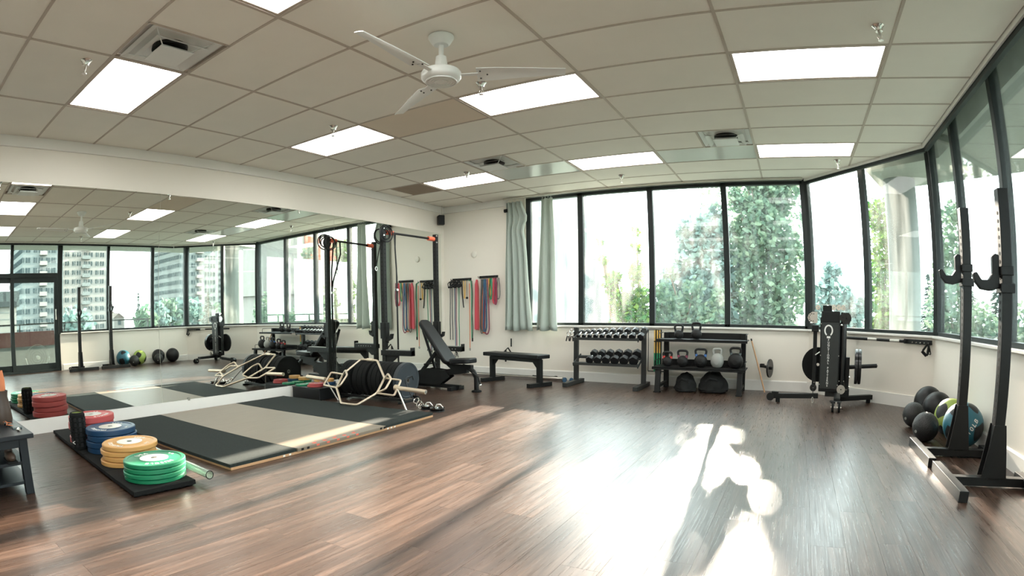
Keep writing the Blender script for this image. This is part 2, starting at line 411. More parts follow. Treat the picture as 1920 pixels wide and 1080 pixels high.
for ci in range(len(cols) - 1):
    for ri in range(len(rows) - 1):
        x0, x1, y0, y1 = cols[ci], cols[ci + 1], rows[ri], rows[ri + 1]
        if ci == 0: x0 = xl((y0 + y1) / 2) + .0
        if (ci, ri) in lights: continue
        if (ci, ri) in vents:
            s = vents[(ci, ri)]; xm = x0 + .60 if s == 0 else x1 - .60
            if s == 0: tile(xm, x1, y0, y1); vent_at.append((x0, xm, y0, y1))
            else: tile(x0, xm, y0, y1); vent_at.append((xm, x1, y0, y1))
            MB().bb(xm - .011, xm + .011, y0, y1, H - .004, H + .02).build('grid_bar', M['tbar'], ceil)
            continue
        if ci == 0 and ri == base + 8:
            tile(x0, x1 - .6, y0, y1); tile(x1 - .6, x1, y0, y1, 'tile_stain'); continue
        gl = (ci, ri) in ((2, 15), (4, 15))
        tile(x0, x1, y0, y1, 'tile_gloss' if gl else ('tile_warm' if (ci, ri) == (2, 11) else 'tile'))
for x in cols[1:-1]:
    b = MB().bb(x - .012, x + .012, -3.2, YB, H - .005, H + .02); clip2(b); b.build('grid_bar', M['tbar'], ceil)
for y in rows[1:-1]:
    for ci in range(len(cols) - 1):
        x0 = cols[ci] + .012; x1 = cols[ci + 1] - .012
        b = MB().bb(max(x0, xl(y)), x1, y - .011, y + .011, H - .004, H + .02); clip2(b)
        if len(b.b.verts): b.build('grid_bar', M['tbar'], ceil)
        else: b.b.free()

# ceiling edge: painted strip, curtain track and dark header above the glass
tr = MB()
e0, e1, e2 = (CE0[0], CE0[1]), CE1, (CE1[0], -3.2)
tr.prism(along(e0, e1, 0, .02), H - .035, 3.34).prism(along(e1, e2, 0, .02), H - .035, 3.34)
struct(tr.build('trim_ceiling_edge', M['trim']))
tk = MB().prism(along(e0, e1, .024, .07), H - .075, H + .0).prism(along(e1, e2, .024, .07), H - .075, H + .0)
struct(tk.build('trim_track', M['frame']))
tk = MB().bb(1.35, 6.17, YB - .10, YB - .075, H - .03, H - .006)
ctr = tag(tk.build('curtain_track', M['alu']), 'slim metal curtain track fixed to the ceiling edge above the back windows', 'curtain track')
# crown moulding and baseboards
cm = MB().prism([(xl(-3.2) - .01, -3.2), (xl(-3.2) + .022, -3.2), (xl(YB) + .022, YB), (xl(YB) - .01, YB)], H - .105, H - .001)
cm.prism([(xl(-3.2) - .01, -3.2), (xl(-3.2) + .03, -3.2), (xl(YB) + .03, YB), (xl(YB) - .01, YB)], H - .118, H - .105)
struct(cm.build('trim_1', M['trim']))
struct(MB().bb(xl(YB), 1.40, YB - .022, YB + .01, H - .105, H - .001).bb(xl(YB), 1.40, YB - .03, YB + .01, H - .118, H - .105).build('trim_2', M['trim']))
bl = MB().prism([(xl(-3.2) - .01, -3.2), (xl(-3.2) + .012, -3.2), (xl(YB) + .012, YB), (xl(YB) - .01, YB)], 0, .15)
struct(bl.build('baseboard_left', M['trim']))
bbp = [(0, 0), (.016, 0), (.016, .135), (.008, .15), (0, .15)]
struct(MB().prism([(YB - a, z) for a, z in bbp], xl(YB), A_[0], 'YZ').build('baseboard_back', M['trim']))
struct(MB().prism(along(A_, B_, -.016, 0), 0, .15).build('baseboard_corner', M['trim']))
struct(MB().prism([(XR - a, z) for a, z in bbp], 3.5, 7.05, 'XZ').prism([(XR - a, z) for a, z in bbp], -3.2, 1.05, 'XZ').build('baseboard_right', M['trim']))

# ---- windows
def window(n, segs, z0=.88, z1=2.985, depth=.09, mw=.085, glass='glass', top=None):
    """segs: list of (a, b) points in plan, glass between each"""
    root = bpy.data.objects.new('window_%d' % n, None); COL.objects.link(root); root['kind'] = 'structure'
    z1 = top or z1
    for a, b in segs:
        MB().prism(along(a, b, .06, .068), z0 + .03, z1 - .03).build('glass_pane', M[glass], root)
        MB().prism(along(a, b, .02, .02 + depth), z0, z0 + .045).build('bottom_rail', M['frame'], root, bev=.004)
        MB().prism(along(a, b, .02, .02 + depth), z1 - .05, z1).build('head_rail', M['frame'], root, bev=.004)
    pts = []
    for s in segs:
        for p in s:
            if p not in pts: pts.append(p)
    for p in pts:
        a, b = segs[0] if p in segs[0] else segs[-1]
        for s in segs:
            if p in s: a, b = s
        d = Vector((b[0] - a[0], b[1] - a[1])).normalized(); n_ = Vector((-d.y, d.x))
        if n_.dot(Vector((1, 1))) < 0: n_ = -n_
        c = Vector(p) + n_ * (.02 + depth / 2)
        MB().box((c.x, c.y, (z0 + z1) / 2), (mw, depth, z1 - z0), (0, 0, math.atan2(d.y, d.x))).build('mullion', M['frame'], root, bev=.005)
    return root
bx_ = [1.76, 2.675, 3.812, 4.959, 6.17]
wback = window(1, [((bx_[i], YB), (bx_[i + 1], YB)) for i in range(4)])
wcorn = window(2, [(A_, CM), (CM, B_)], top=3.34)
wright = window(3, [((XR, 7.06), (XR, 6.065)), ((XR, 6.065), (XR, 4.79)), ((XR, 4.79), (XR, 3.49))], top=3.34)
wrear = window(4, [((XR, 1.06), (XR, -.3)), ((XR, -.3), (XR, -1.7)), ((XR, -1.7), (XR, -3.15))], top=3.34, glass='glass_clean')
MB().bb(1.70, A_[0], YB - .05, YB + .2, .855, .882).build('window_sill', M['trim'], wback, bev=.004)
MB().prism(along(A_, B_, -.05, .2), .855, .882).build('window_sill', M['trim'], wcorn, bev=.004)
MB().bb(XR - .05, XR + .2, 3.47, 7.06, .855, .882).build('window_sill', M['trim'], wright, bev=.004)
MB().bb(XR - .05, XR + .2, -3.2, 1.1, .855, .882).build('window_sill', M['trim'], wrear, bev=.004)

# ---- balcony door with transom (seen in the mirror)
dr = bpy.data.objects.new('door_1', None); COL.objects.link(dr); dr['kind'] = 'structure'
def ybar(y0, y1, z0, z1, t=.1, x=XR + .02, nm='door_frame'): return MB().bb(x, x + t, y0, y1, z0, z1).build(nm, M['frame'], dr, bev=.005)
ybar(1.06, 1.14, 0, 3.34); ybar(3.40, 3.49, 0, 3.34); ybar(1.14, 3.40, 2.19, 2.30); ybar(1.14, 3.40, 3.25, 3.34); ybar(1.14, 3.40, 0, .06)
ybar(2.17, 2.25, 2.30, 3.25)
MB().bb(XR + .06, XR + .068, 1.14, 3.40, 2.30, 3.25).build('transom_pane', M['glass_clean'], dr)
for y0, y1, xo, nm in ((1.14, 2.26, .075, 'fixed_leaf'), (2.18, 3.40, .025, 'sliding_leaf')):
    x = XR + xo
    lf = MB().bb(x, x + .045, y0, y0 + .09, .06, 2.19).bb(x, x + .045, y1 - .09, y1, .06, 2.19).bb(x, x + .045, y0 + .09, y1 - .09, .06, .2).bb(x, x + .045, y0 + .09, y1 - .09, 2.08, 2.19).build(nm, M['frame'], dr, bev=.004)
    MB().bb(x + .018, x + .026, y0 + .09, y1 - .09, .2, 2.08).build('door_pane', M['glass_clean'], lf)
    if nm == 'sliding_leaf': MB().bb(x - .035, x, y1 - .06, y1 - .03, 1.2, 1.45).build('door_handle', M['alu'], lf, bev=.006)

# ---- wall mirrors
mir_l = ['frameless wall mirror nearest the camera, its edge beside the left frame border', 'frameless wall mirror behind the red bumper plates and balcony door reflection',
         'frameless wall mirror behind the lifting platform, between the two long seams', 'frameless wall mirror behind the squat rack by the room corner']
for (y0, y1), lb in zip(((-2.56, .178), (.182, 2.918), (2.922, 5.658), (5.662, 8.22)), mir_l):
    o = MB().prism([(xl(y0) + .001, y0), (xl(y0) + .007, y0), (xl(y1) + .007, y1), (xl(y1) + .001, y1)], .152, 2.52).build('wall_mirror', M['mirror'])
    tag(o, lb, 'mirror', 'mirrors along the left wall')
cl = tag(MB().box((xl(3.3) + .012, 3.27, .155), (.012, .03, .03)).build('mirror_clip', M['chrome']), 'tiny metal clip under the mirror edge right of the first seam', 'clip')

# ---- ceiling lights
LL = {(1, 7): 'lit rectangular ceiling light panel nearest the top left, beside a square vent', (1, 11): 'lit ceiling light panel above the mirror wall left of the fan, sprinkler in front',
      (1, 15): 'smallest lit ceiling light panel beside the brown stained tile near the corner', (3, 7): 'lit ceiling light panel cut off by the top edge of the photo',
      (3, 11): 'lit ceiling light panel directly under the right fan blade', (3, 15): 'lit ceiling light panel above the second back window, right of the middle vent',
      (5, 11): 'large lit ceiling light panel at upper right beside a brass sprinkler', (5, 15): 'lit ceiling light panel near the angled corner windows, right of the far vent',
      (5, 7): 'lit ceiling light panel over the camera, seen only as a window reflection', (1, 3): 'lit ceiling light panel behind the camera on the mirror side',
      (3, 3): 'lit ceiling light panel behind the camera in the middle row', (5, 3): 'lit ceiling light panel behind the camera on the window side'}
for (ci, ri) in lights:
    x0, x1, y0, y1 = cols[ci] + .014, cols[ci + 1] - .014, rows[ri] + .014, rows[ri + 1] - .014
    cx, cyy = (x0 + x1) / 2, (y0 + y1) / 2; a, b = (x1 - x0) / 2, (y1 - y0) / 2
    t = thing('ceiling_light', LL[(ci, ri)], 'ceiling light', (cx, cyy, H), 0, 'ceiling light panels')
    f = MB().bb(-a, a, -b, -b + .02, 0, .02).bb(-a, a, b - .02, b, 0, .02).bb(-a, -a + .02, -b + .02, b - .02, 0, .02).bb(a - .02, a, -b + .02, b - .02, 0, .02)
    f.build('frame', M['tbar'], t)
    MB().bb(-a + .02, a - .02, -b + .02, b - .02, .004, .012).build('diffuser', M['diffuser'], t)

# ---- air vents: stepped square diffusers
VL = ['square white air diffuser beside the top left light panel', 'square air diffuser above the corner speaker side, near the far left light', 'square air diffuser left of the far right light panel']
for (x0, x1, y0, y1), lb in zip(vent_at, VL):
    t = thing('ceiling_vent', lb, 'vent', ((x0 + x1) / 2, (y0 + y1) / 2, H), 0, 'square ceiling vents')
    a, b = (x1 - x0) / 2 - .012, (y1 - y0) / 2 - .012
    MB().bb(-a, a, -b, b, .024, .028).build('backing', M['trim'], t)
    MB().lathe([(.0, .0), (.135, 0), (.135, .03), (0, .03)], (0, 0, -.004)).build('duct_opening', M['black'], t)
    def ring(mb, r0_, z0_, r1_, z1_):
        for k in range(4):
            q = Matrix.Rotation(k * PI / 2, 3, 'Z')
            mb.quad(*[q @ Vector(p) for p in ((-r0_, -r0_, z0_), (r0_, -r0_, z0_), (r1_, -r1_, z1_), (-r1_, -r1_, z1_))])
            mb.quad(*[q @ Vector(p) for p in ((-r0_, -r0_, z0_ + .003), (r0_, -r0_, z0_ + .003), (r1_, -r1_, z1_ + .003), (-r1_, -r1_, z1_ + .003))])
    mb = MB(); ring(mb, .285, .0, .235, .016); mb.build('outer_cone', M['white'], t)
    mb = MB(); ring(mb, .215, -.03, .165, -.012); mb.build('middle_cone', M['white'], t)
    mb = MB(); ring(mb, .135, -.05, .11, -.03); mb.bb(-.136, .136, -.136, .136, -.054, -.050); mb.build('centre_plate', M['white'], t)
    for k in range(4):
        q = Matrix.Rotation(k * PI / 2 + PI / 4, 3, 'Z'); MB().bar(q @ Vector((.15, 0, -.045)), q @ Vector((.34, 0, .015)), .008, .004).build('support_arm', M['white'], t)

# ---- sprinklers
SP = [(1.874, 1.182, 'chrome ceiling sprinkler at the far left beside the big light panel'), (1.815, 3.864, 'chrome sprinkler hanging in front of the light above the mirror wall'),
      (6.696, 3.714, 'chrome sprinkler at upper right above the large light panel'), (1.803, 6.381, 'small sprinkler in front of the farthest left light panel'),
      (3.613, 7.552, 'small sprinkler above the second back window'), (6.638, 7.283, 'small sprinkler by the angled corner window head'), (3.569, 3.837, 'sprinkler half hidden behind the right fan blade')]
sp0 = None
for x, y, lb in SP:
    if sp0 is None:
        sp0 = thing('fire_sprinkler', lb, 'sprinkler', (x, y, H), 0, 'ceiling sprinklers')
        MB().lathe([(.045, .0), (.046, -.004), (.030, -.022), (.026, -.045), (.0, -.045)], seg=24).build('escutcheon', M['chrome'], sp0, smooth=True)
        MB().cyl((0, 0, -.04), (0, 0, -.075), .011, 12).tube([(.016, 0, -.07), (.02, 0, -.085), (.012, 0, -.105), (0, 0, -.11)], .003, 6).tube([(-.016, 0, -.07), (-.02, 0, -.085), (-.012, 0, -.105), (0, 0, -.11)], .003, 6).cyl((0, 0, -.075), (0, 0, -.1), .004, 8).build('sprinkler_head', M['alu'], sp0)
        MB().lathe([(0, -.108), (.02, -.110), (.02, -.113), (0, -.113)], seg=16).build('deflector', M['chrome'], sp0)
    else: dup(sp0, (x, y, H), None, lb)

# ---- ceiling fan
fan = thing('ceiling_fan', 'white three-bladed ceiling fan hanging from the middle of the ceiling', 'ceiling fan', (3.788, 2.948, H))
MB().lathe([(.0, -.005), (.088, -.005), (.088, -.02), (.066, -.06), (.05, -.075), (.0, -.075)]).build('canopy', M['white'], fan, smooth=True)
MB().cyl((0, 0, -.07), (0, 0, -.19), .017).build('downrod', M['white'], fan, smooth=True)
MB().lathe([(0, -.17), (.036, -.17), (.046, -.255), (.06, -.27), (.125, -.285), (.135, -.30), (.135, -.335), (.125, -.35), (.10, -.362), (.0, -.366)]).build('motor_housing', M['white'], fan, smooth=True)
mb = MB()
for r_ in (.045, .065, .085, .103): mb.lathe([(r_ - .004, -.36), (r_ - .003, -.369), (r_ + .003, -.369), (r_ + .004, -.36)], closed=True)
mb.build('vent_ring', M['white'], fan, smooth=True)
for a in (26, 149, -89):
    q = Matrix.Rotation(R(a), 3, 'Z'); tl = Matrix.Rotation(R(-14), 3, 'X')
    mb = MB(); prof = [(.24, .075), (.36, .070), (.55, .054), (.72, .040), (.83, .036)]
    top = []; bot = []
    for r_, h_ in prof:
        for s in (-1, 1):
            for z in (.003, -.003): pass
    vs_ = []
    for r_, h_ in prof:
        row = []
        for yy in (-h_, -h_ * .3, h_ * .4, h_):
            zz = -.012 * (yy / .075) ** 2 + .004
            row.append([mb.b.verts.new(q @ (tl @ Vector((r_, yy, zz + s * .003))) + Vector((0, 0, -.318))) for s in (1, -1)])
        vs_.append(row)
    for i in range(len(prof) - 1):
        for j in range(3):
            for s in (0, 1):
                mb.b.faces.new((vs_[i][j][s], vs_[i + 1][j][s], vs_[i + 1][j + 1][s], vs_[i][j + 1][s]))
        for j in (0, 3): mb.b.faces.new((vs_[i][j][0], vs_[i + 1][j][0], vs_[i + 1][j][1], vs_[i][j][1]))
    for i in (0, -1):
        for j in range(3): mb.b.faces.new((vs_[i][j][0], vs_[i][j + 1][0], vs_[i][j + 1][1], vs_[i][j][1]))
    bld = mb.build('blade', M['white'], fan, smooth=True)
    br = MB().bar(q @ Vector((.12, 0, 0)) + Vector((0, 0, -.32)), q @ Vector((.25, 0, 0)) + Vector((0, 0, -.32)), .035, .006)
    br.build('blade_bracket', M['white'], bld)
    for p in ((.265, -.04), (.265, .04), (.31, 0)):
        v = q @ (tl @ Vector((p[0], p[1], -.008))) + Vector((0, 0, -.318)); MB().cyl(v, v + Vector((0, 0, -.006)), .006, 8).build('screw', M['grey_steel'], bld)

# ================================================================== outside
G = -7.0
MB().bb(-600, 700, -300, 900, G - .3, G).build('ground_outside', M['ground']).update_tag()
bpy.data.objects['ground_outside']['kind'] = 'structure'
so_ = struct(MB().prism([(XR + .22, -4), (9.45, -4), (9.45, 7.9), (7.6, 9.3), (7.12, 8.0), (8.02, 7.25)], 3.04, 3.45).build('ceiling_balcony', M['soffit']))
struct(MB().bb(XR + .22, 10.0, -4, 6.9, -.35, -.06).build('floor_balcony', M['concrete']))
MB().cyl((7.72, 8.55, G), (7.72, 8.55, 3.04), .25, 32).build('pillar', M['concrete'], None, smooth=True)
tag(bpy.data.objects['pillar'], 'round pale grey concrete pillar outside the angled corner window', 'pillar')
pr = thing('balcony_parapet', 'low balcony wall with a dark red band below its railing, outside the door', 'parapet', (9.6, 1.4, -.06))
MB().bb(0, .2, -5, 2.5, 0, .62).build('lower_wall', M['concrete'], pr); MB().bb(-.02, .22, -5, 2.5, .62, 1.0).build('red_band', M['brickred'], pr)
rl = thing('balcony_railing', 'thin dark metal railing along the balcony edge outside the right windows', 'railing', (9.7, 0, 0))
MB().bb(-.02, .02, -4, 6.8, 1.11, 1.15).build('handrail', M['frame'], rl)
for k in range(9): MB().bb(-.02, .02, -4 + k * 1.33, -3.96 + k * 1.33, -.06, 1.11).build('railing_post', M['frame'], rl)
ff = thing('floor_fan', 'round wire-guard fan standing on the balcony outside the glass door', 'fan', (8.7, 3.0, -.06))  # wire fan added in place of a reflection in the door pane
mb = MB()
for r_ in (.08, .14, .2, .26, .32): mb.tube([(.12 + .05 * (1 - r_ / .32), r_ * math.cos(a * PI / 12), .36 + r_ * math.sin(a * PI / 12)) for a in range(24)], .003, 4, True)
mb.tube([(-.04, .32 * math.cos(a * PI / 12), .36 + .32 * math.sin(a * PI / 12)) for a in range(24)], .004, 4, True)
mb.build('guard', M['chrome'], ff, kind='stuff'); MB().cyl((-.1, 0, .36), (.1, 0, .36), .05).build('motor', M['alu'], ff)
for s in (-1, 1): MB().tube([(-.15, s * .2, .01), (.15, s * .2, .01), (.05, s * .33, .36)], .012, 6).build('stand', M['alu'], ff)

def boxes(name, m, parent, L, kind='stuff'):     # many boxes in one mesh, built fast
    v = []; f = []
    for x0, x1, y0, y1, z0, z1 in L:
        i = len(v); v += [(x0, y0, z0), (x1, y0, z0), (x1, y1, z0), (x0, y1, z0), (x0, y0, z1), (x1, y0, z1), (x1, y1, z1), (x0, y1, z1)]
        f += [(i, i + 3, i + 2, i + 1), (i + 4, i + 5, i + 6, i + 7), (i, i + 1, i + 5, i + 4), (i + 1, i + 2, i + 6, i + 5), (i + 2, i + 3, i + 7, i + 6), (i + 3, i, i + 4, i + 7)]
    me = bpy.data.meshes.new(name); me.from_pydata(v, [], f); me.materials.append(m)
    o = bpy.data.objects.new(name, me); COL.objects.link(o); o.parent = parent; o['kind'] = kind; return o
def tower(name, lb, x, y, wd, dp, z1, nf, nc, wall, glass='far_glass', balc=True, rz=0, cat='building', group='apartment towers on the skyline'):
    t = thing(name, lb, cat, (x, y, G), rz, group)
    Ht = z1 - G
    MB().bb(0, dp, 0, wd, 0, Ht).build('wall', M[wall], t)
    fh = Ht / nf; cw = wd / nc; W_ = []; B2 = []
    for f in range(nf):
        for c in range(nc):
            if c % 5 == 3: continue
            y0 = c * cw + cw * .2; z0 = f * fh + fh * .30
            W_.append((-.08, .05, y0, y0 + cw * (.62 if c % 5 else .3), z0, z0 + fh * .48))
        ncd = max(2, int(nc * dp / wd)); c2 = dp / ncd
        for c in range(ncd): W_.append((c * c2 + c2 * .25, c * c2 + c2 * .75, -.08, .05, f * fh + fh * .30, f * fh + fh * .78))
    boxes('windows', M[glass], t, W_)
    if balc:
        for f in range(1, nf):
            B2.append((-.7, 0, wd * .40, wd * .58, f * fh, f * fh + .16)); B2.append((-.7, -.66, wd * .40, wd * .58, f * fh + .16, f * fh + fh * .4))
        boxes('balconies', M['far_white' if wall == 'far_wall' else 'far_wall'], t, B2)
    return t
# seen in the mirror through the right-hand windows
tower('apartment_tower', 'pale grey glassy tower seen through the door glass in the mirror', 72, 12.2, 6.0, 14, 30, 28, 16, 'far_wall')
tower('apartment_tower', 'white tower with narrow window strips beside the balcony door in the mirror', 82, 20.3, 8.0, 14, 34, 30, 20, 'far_white')
tower('apartment_tower', 'grey tower with stacked square windows above the trainer in the mirror', 92, 46.0, 8.5, 14, 40, 30, 14, 'far_wall')
tower('apartment_tower', 'tall glass tower with fine grid windows at the middle of the mirror', 105, 69.0, 12, 16, 48, 40, 24, 'far_wall')
tower('apartment_tower', 'tall pale tower beside the fine grid glass tower in the mirror', 110, 86.0, 8, 16, 52, 40, 16, 'far_white')
tower('apartment_block', 'small beige mid-rise block behind trees in the mirror', 96, 80.5, 3.5, 10, 15, 18, 10, 'far_white', balc=False)
tower('apartment_tower', 'faint tower behind the haze beside the second curtain', -38, 95, 9, 12, 22, 24, 14, 'far_wall', rz=-PI / 2)
tower('apartment_block', 'faint low block behind the maple in the second back window', -34, 118, 3, 10, 12, 16, 8, 'far_wall', rz=-PI / 2)
ob = thing('orange_building', 'low white building with orange panels behind the trees in the mirror', 'building', (38, 33.5, G), R(-18))
MB().bb(0, 10, 0, 9, 0, 9.0).bb(.4, 10, .4, 8.6, 9.0, 10.2).bb(0, 10, 0, 9, 10.2, 16.5).build('white_walls', M['far_white'], ob)
for k, (y0, z0) in enumerate(((1.2, 11.2), (5.2, 11.2), (1.2, 5.0), (5.2, 5.0))): MB().bb(-.12, .1, y0, y0 + 2.8, z0, z0 + (4.8 if z0 > 9 else 3.4)).build('orange_panel', M['orange_clad'], ob)
for k in range(4): MB().bb(-.06, .1, .5 + k * 2.2, 2.2 + k * 2.2, 9.15, 10.1).build('window', M['far_glass'], ob)
brk = thing('brick_building', 'pale brick building at the far left edge of the mirror', 'building', (34, -2.0, G))
MB().bb(0, 8, 0, 8.0, 0, 9.4).build('wall', mat('pale_brick', (.17, .165, .15), .9, spec=0, var=.2, scale=3), brk)
MB().bb(-.2, 8, -.2, 8.2, 9.4, 10.4).build('parapet_band', M['frame'], brk)
mb = MB()
for k in range(22): mb.bb(-.02, .01, 0, 8, k * .43, k * .43 + .03)
mb.build('mortar_courses', M['far_wall'], brk, kind='stuff')
nr = thing('neighbour_roof', 'low pinkish shingle roof just beyond the balcony railing', 'roof', (16, 8, -.2))
for k, y0 in enumerate((-6, -1.2, 3.6)): MB().prism([(y0, 0), (y0 + 2.4, .95), (y0 + 4.8, 0)], 0, 6, 'YZ').build('gable', M['roofc'], nr)
hl = ['small grey low-roofed house behind the squat stand in the mirror', ('small white house among far trees in the mirror'), ('small pale house on the horizon in the mirror'),
      'small beige house left of the conifer in the mirror', 'far white house low on the horizon', 'far house with a pinkish roof', 'far grey house beside the round trees']
for k, lb in enumerate(hl):
    t = thing('far_house', lb , 'house', (120 + 14 * (k % 3), 33 + k * 2.9, G), 0, 'houses on the horizon')
    MB().bb(0, 6, 0, 2.6, 0, 8.5 + (k * 37 % 5) * .35).build('wall', M['far_white'], t)
    MB().prism([(-.3, 8.5 + (k * 37 % 5) * .35), (1.3, 9.7 + (k * 37 % 5) * .35), (2.9, 8.5 + (k * 37 % 5) * .35)], 0, 6, 'YZ').build('roof', M['roofc'], t)
    MB().bb(-.1, .1, .9, 1.7, 7.4, 8.3).build('window', M['far_glass'], t)

def foliage(blobs, n, leaf, elong=1.5, droop=.4):
    mb = MB(); tot = sum(b[3] ** 2 for b in blobs)
    vsx = []; fsx = []
    for (x, y, z, r) in blobs:
        for _ in range(int(n * r * r / tot)):
            d = Vector((random.gauss(0, 1), random.gauss(0, 1), random.gauss(0, 1))).normalized() * (random.random() ** .45) * r
            p = Vector((x + d.x, y + d.y, z + d.z * 1.15)); s = leaf * random.uniform(.6, 1.3)
            a = Vector((random.gauss(0, 1), random.gauss(0, 1), random.gauss(0, .6) - droop)).normalized(); b = a.orthogonal().normalized()
            b.rotate(Matrix.Rotation(random.random() * 6.28, 3, a))
            i = len(vsx); vsx += [p - a * s * elong / 2, p + b * s * .5, p + a * s * elong / 2, p - b * s * .5]; fsx.append((i, i + 1, i + 2, i + 3))
    return vsx, fsx
def tree(name, lb, blobs, n, leaf, m, trunk=None, cat='tree', group=None, elong=1.5, droop=.4, loose=None, nl=0):
    bx = sum(b[0] for b in blobs) / len(blobs); by = sum(b[1] for b in blobs) / len(blobs)
    t = thing(name, lb, cat, (0, 0, 0), 0, group)
    v, f = foliage(blobs, n, leaf, elong, droop)
    if loose:
        v2, f2 = foliage(loose, nl, leaf, elong, droop); k_ = len(v); v += v2; f += [tuple(i + k_ for i in q) for q in f2]
    me = bpy.data.meshes.new('foliage'); me.from_pydata(v, [], f); me.materials.append(M[m])
    o = bpy.data.objects.new('foliage', me); COL.objects.link(o); o.parent = t; o['kind'] = 'stuff'
    zl = min(b[2] for b in blobs); fork = Vector((bx, by, zl - 1.0)); rr = .16 if trunk is None else trunk
    tb = MB().cyl((bx, by, G), fork, rr, 10, rr * .7)
    for b in blobs:
        c = Vector(b[:3]); mid = (fork + c) / 2 + Vector((random.uniform(-.2, .2), 0, .2)); tb.cyl(fork, mid, rr * .38, 6, rr * .22).cyl(mid, c, rr * .22, 6, rr * .08)
    tb.build('trunk', M['bark'], t)
    return t
tree('maple_tree', 'bright green maple with thin upright shoots in the second back window',
     [(2.44, 12.5, 2.91, 0.10), (2.43, 12.5, 2.54, 0.14), (2.46, 12.5, 2.0, 0.22), (2.5, 12.5, 1.51, 0.27), (1.6, 12.5, 2.71, 0.08), (1.64, 12.5, 2.3, 0.12), (1.85, 12.5, 1.75, 0.22), (2.1, 12.5, 1.3, 0.3), (2.05, 12.7, 0.85, 0.33), (2.58, 12.5, 0.97, 0.3), (1.95, 12.5, 1.89, 0.15), (2.3, 12.4, .5, .4), (2.3, 12.5, 1.1, .42), (2.0, 12.6, .6, .35)], 3200, .085, 'leaf')
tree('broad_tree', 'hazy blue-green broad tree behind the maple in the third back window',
     [(3.38, 15.0, 3.16, .5), (3.5, 15.2, 2.53, .7), (3.76, 15.0, 1.72, .8), (2.88, 15.0, 1.97, .5), (2.69, 15.0, 1.28, .56), (3.94, 15.2, 1.03, .75), (3.2, 15.0, .85, .75), (4.1, 15.4, 2.5, .45), (3.95, 15.4, 3.2, .45), (3.9, 15.6, 3.7, .35)], 6800, .13, 'leaf3', .16)  # crown set nearer, with extra blobs added to block sun glare on the floor
tree('young_tree', 'pale green leafy young tree low in the third back window',
     [(2.78, 13.5, 1.41, .36), (3.25, 13.5, 1.1, .44), (3.96, 13.5, .92, .44), (3.58, 13.5, 1.6, .3), (2.68, 13.5, .9, .36), (4.23, 13.5, 1.42, .27), (3.4, 13.6, .4, .5), (3.0, 13.5, 2.0, .16)], 2000, .09, 'leaf2')
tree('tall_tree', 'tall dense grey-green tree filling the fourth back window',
     [(4.61, 15.5, 4.1, .29), (5.0, 15.5, 4.5, .16), (5.12, 15.5, 3.75, .47), (5.38, 15.5, 3.1, .72), (4.75, 15.5, 2.53, .64), (5.88, 15.5, 2.74, .55), (4.88, 15.5, 1.54, .8), (5.78, 15.5, 1.63, .68), (5.33, 15.5, .85, .74), (4.7, 15.9, 3.3, .45), (5.6, 15.5, .4, .7), (4.9, 16.0, 5.2, .5), (5.5, 16.0, 5.3, .6), (5.9, 16.0, 4.5, .5), (5.45, 16.2, 4.2, .6)], 10500, .12, 'leaf2', .2, loose=[(4.75, 16.4, 4.5, 1.5), (5.6, 16.4, 4.3, 1.2)], nl=1700)  # high crown blobs and loose leaves are added to screen the sun
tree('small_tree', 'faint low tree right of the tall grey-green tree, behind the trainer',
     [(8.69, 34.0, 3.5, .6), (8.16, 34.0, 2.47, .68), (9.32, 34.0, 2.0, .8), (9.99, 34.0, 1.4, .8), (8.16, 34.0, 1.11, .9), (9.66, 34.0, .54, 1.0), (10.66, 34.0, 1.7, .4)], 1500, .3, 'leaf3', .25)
tree('slim_tree', 'slim leafy tree between the corner post and the squat stands',
     [(9.95, 13, 3.3, .32), (9.85, 13, 2.6, .42), (9.8, 13.1, 1.9, .5), (9.8, 13.2, 1.2, .6), (10.5, 13, .9, .55), (10.0, 13, .5, .5)], 2200, .10, 'leaf2', .1)
tree('leafy_tree', 'leafy green tree mostly hidden behind the concrete pillar',
     [(8.15, 13, 3.3, .35), (8.25, 13, 2.6, .42), (8.2, 13.1, 1.9, .45), (8.25, 13, 1.2, .5), (8.2, 13.2, .5, .5)], 2400, .10, 'leaf', .1)
tree('bushy_tree', 'bushy green tree outside the right windows, seen low in the mirror',
     [(12.5, 13, 1.3, .7), (12.0, 13, .8, .75), (13.0, 13.4, .8, .8), (11.5, 12.8, .5, .5)], 1800, .11, 'leaf2', .12)
def conifer(x, y, z, lb, r=1.6, n=900, bot=None):
    if x > 85: f_ = .83; x = -6.2 + (x + 6.2) * f_; y = .17 + (y - .17) * f_; z = 1.08 + (z - 1.08) * f_; r *= f_
    t = thing('conifer_tree', lb, 'tree', (0, 0, 0), 0, 'conifers beyond the windows')
    v = []; f = []
    bot = bot if bot is not None else z - 9
    for _ in range(n):
        u = random.random() ** .7; rr = u * r * random.uniform(.3, 1); a = random.random() * 6.28
        p = Vector((x + rr * math.cos(a), y + rr * math.sin(a), z - u * (z - bot))); s = .3
        d = Vector((math.cos(a), math.sin(a), -.35)) * s * 1.3; b = Vector((-math.sin(a), math.cos(a), random.uniform(-.3, .3))) * s * .5
        i = len(v); v += [p - d * .5, p + b, p + d, p - b]; f.append((i, i + 1, i + 2, i + 3))
    me = bpy.data.meshes.new('foliage'); me.from_pydata(v, [], f); me.materials.append(M['leaf4'])
    o = bpy.data.objects.new('foliage', me); COL.objects.link(o); o.parent = t; o['kind'] = 'stuff'
    MB().cyl((x, y, G), (x, y, z - .3), .2, 8, .03).build('trunk', M['bark'], t)
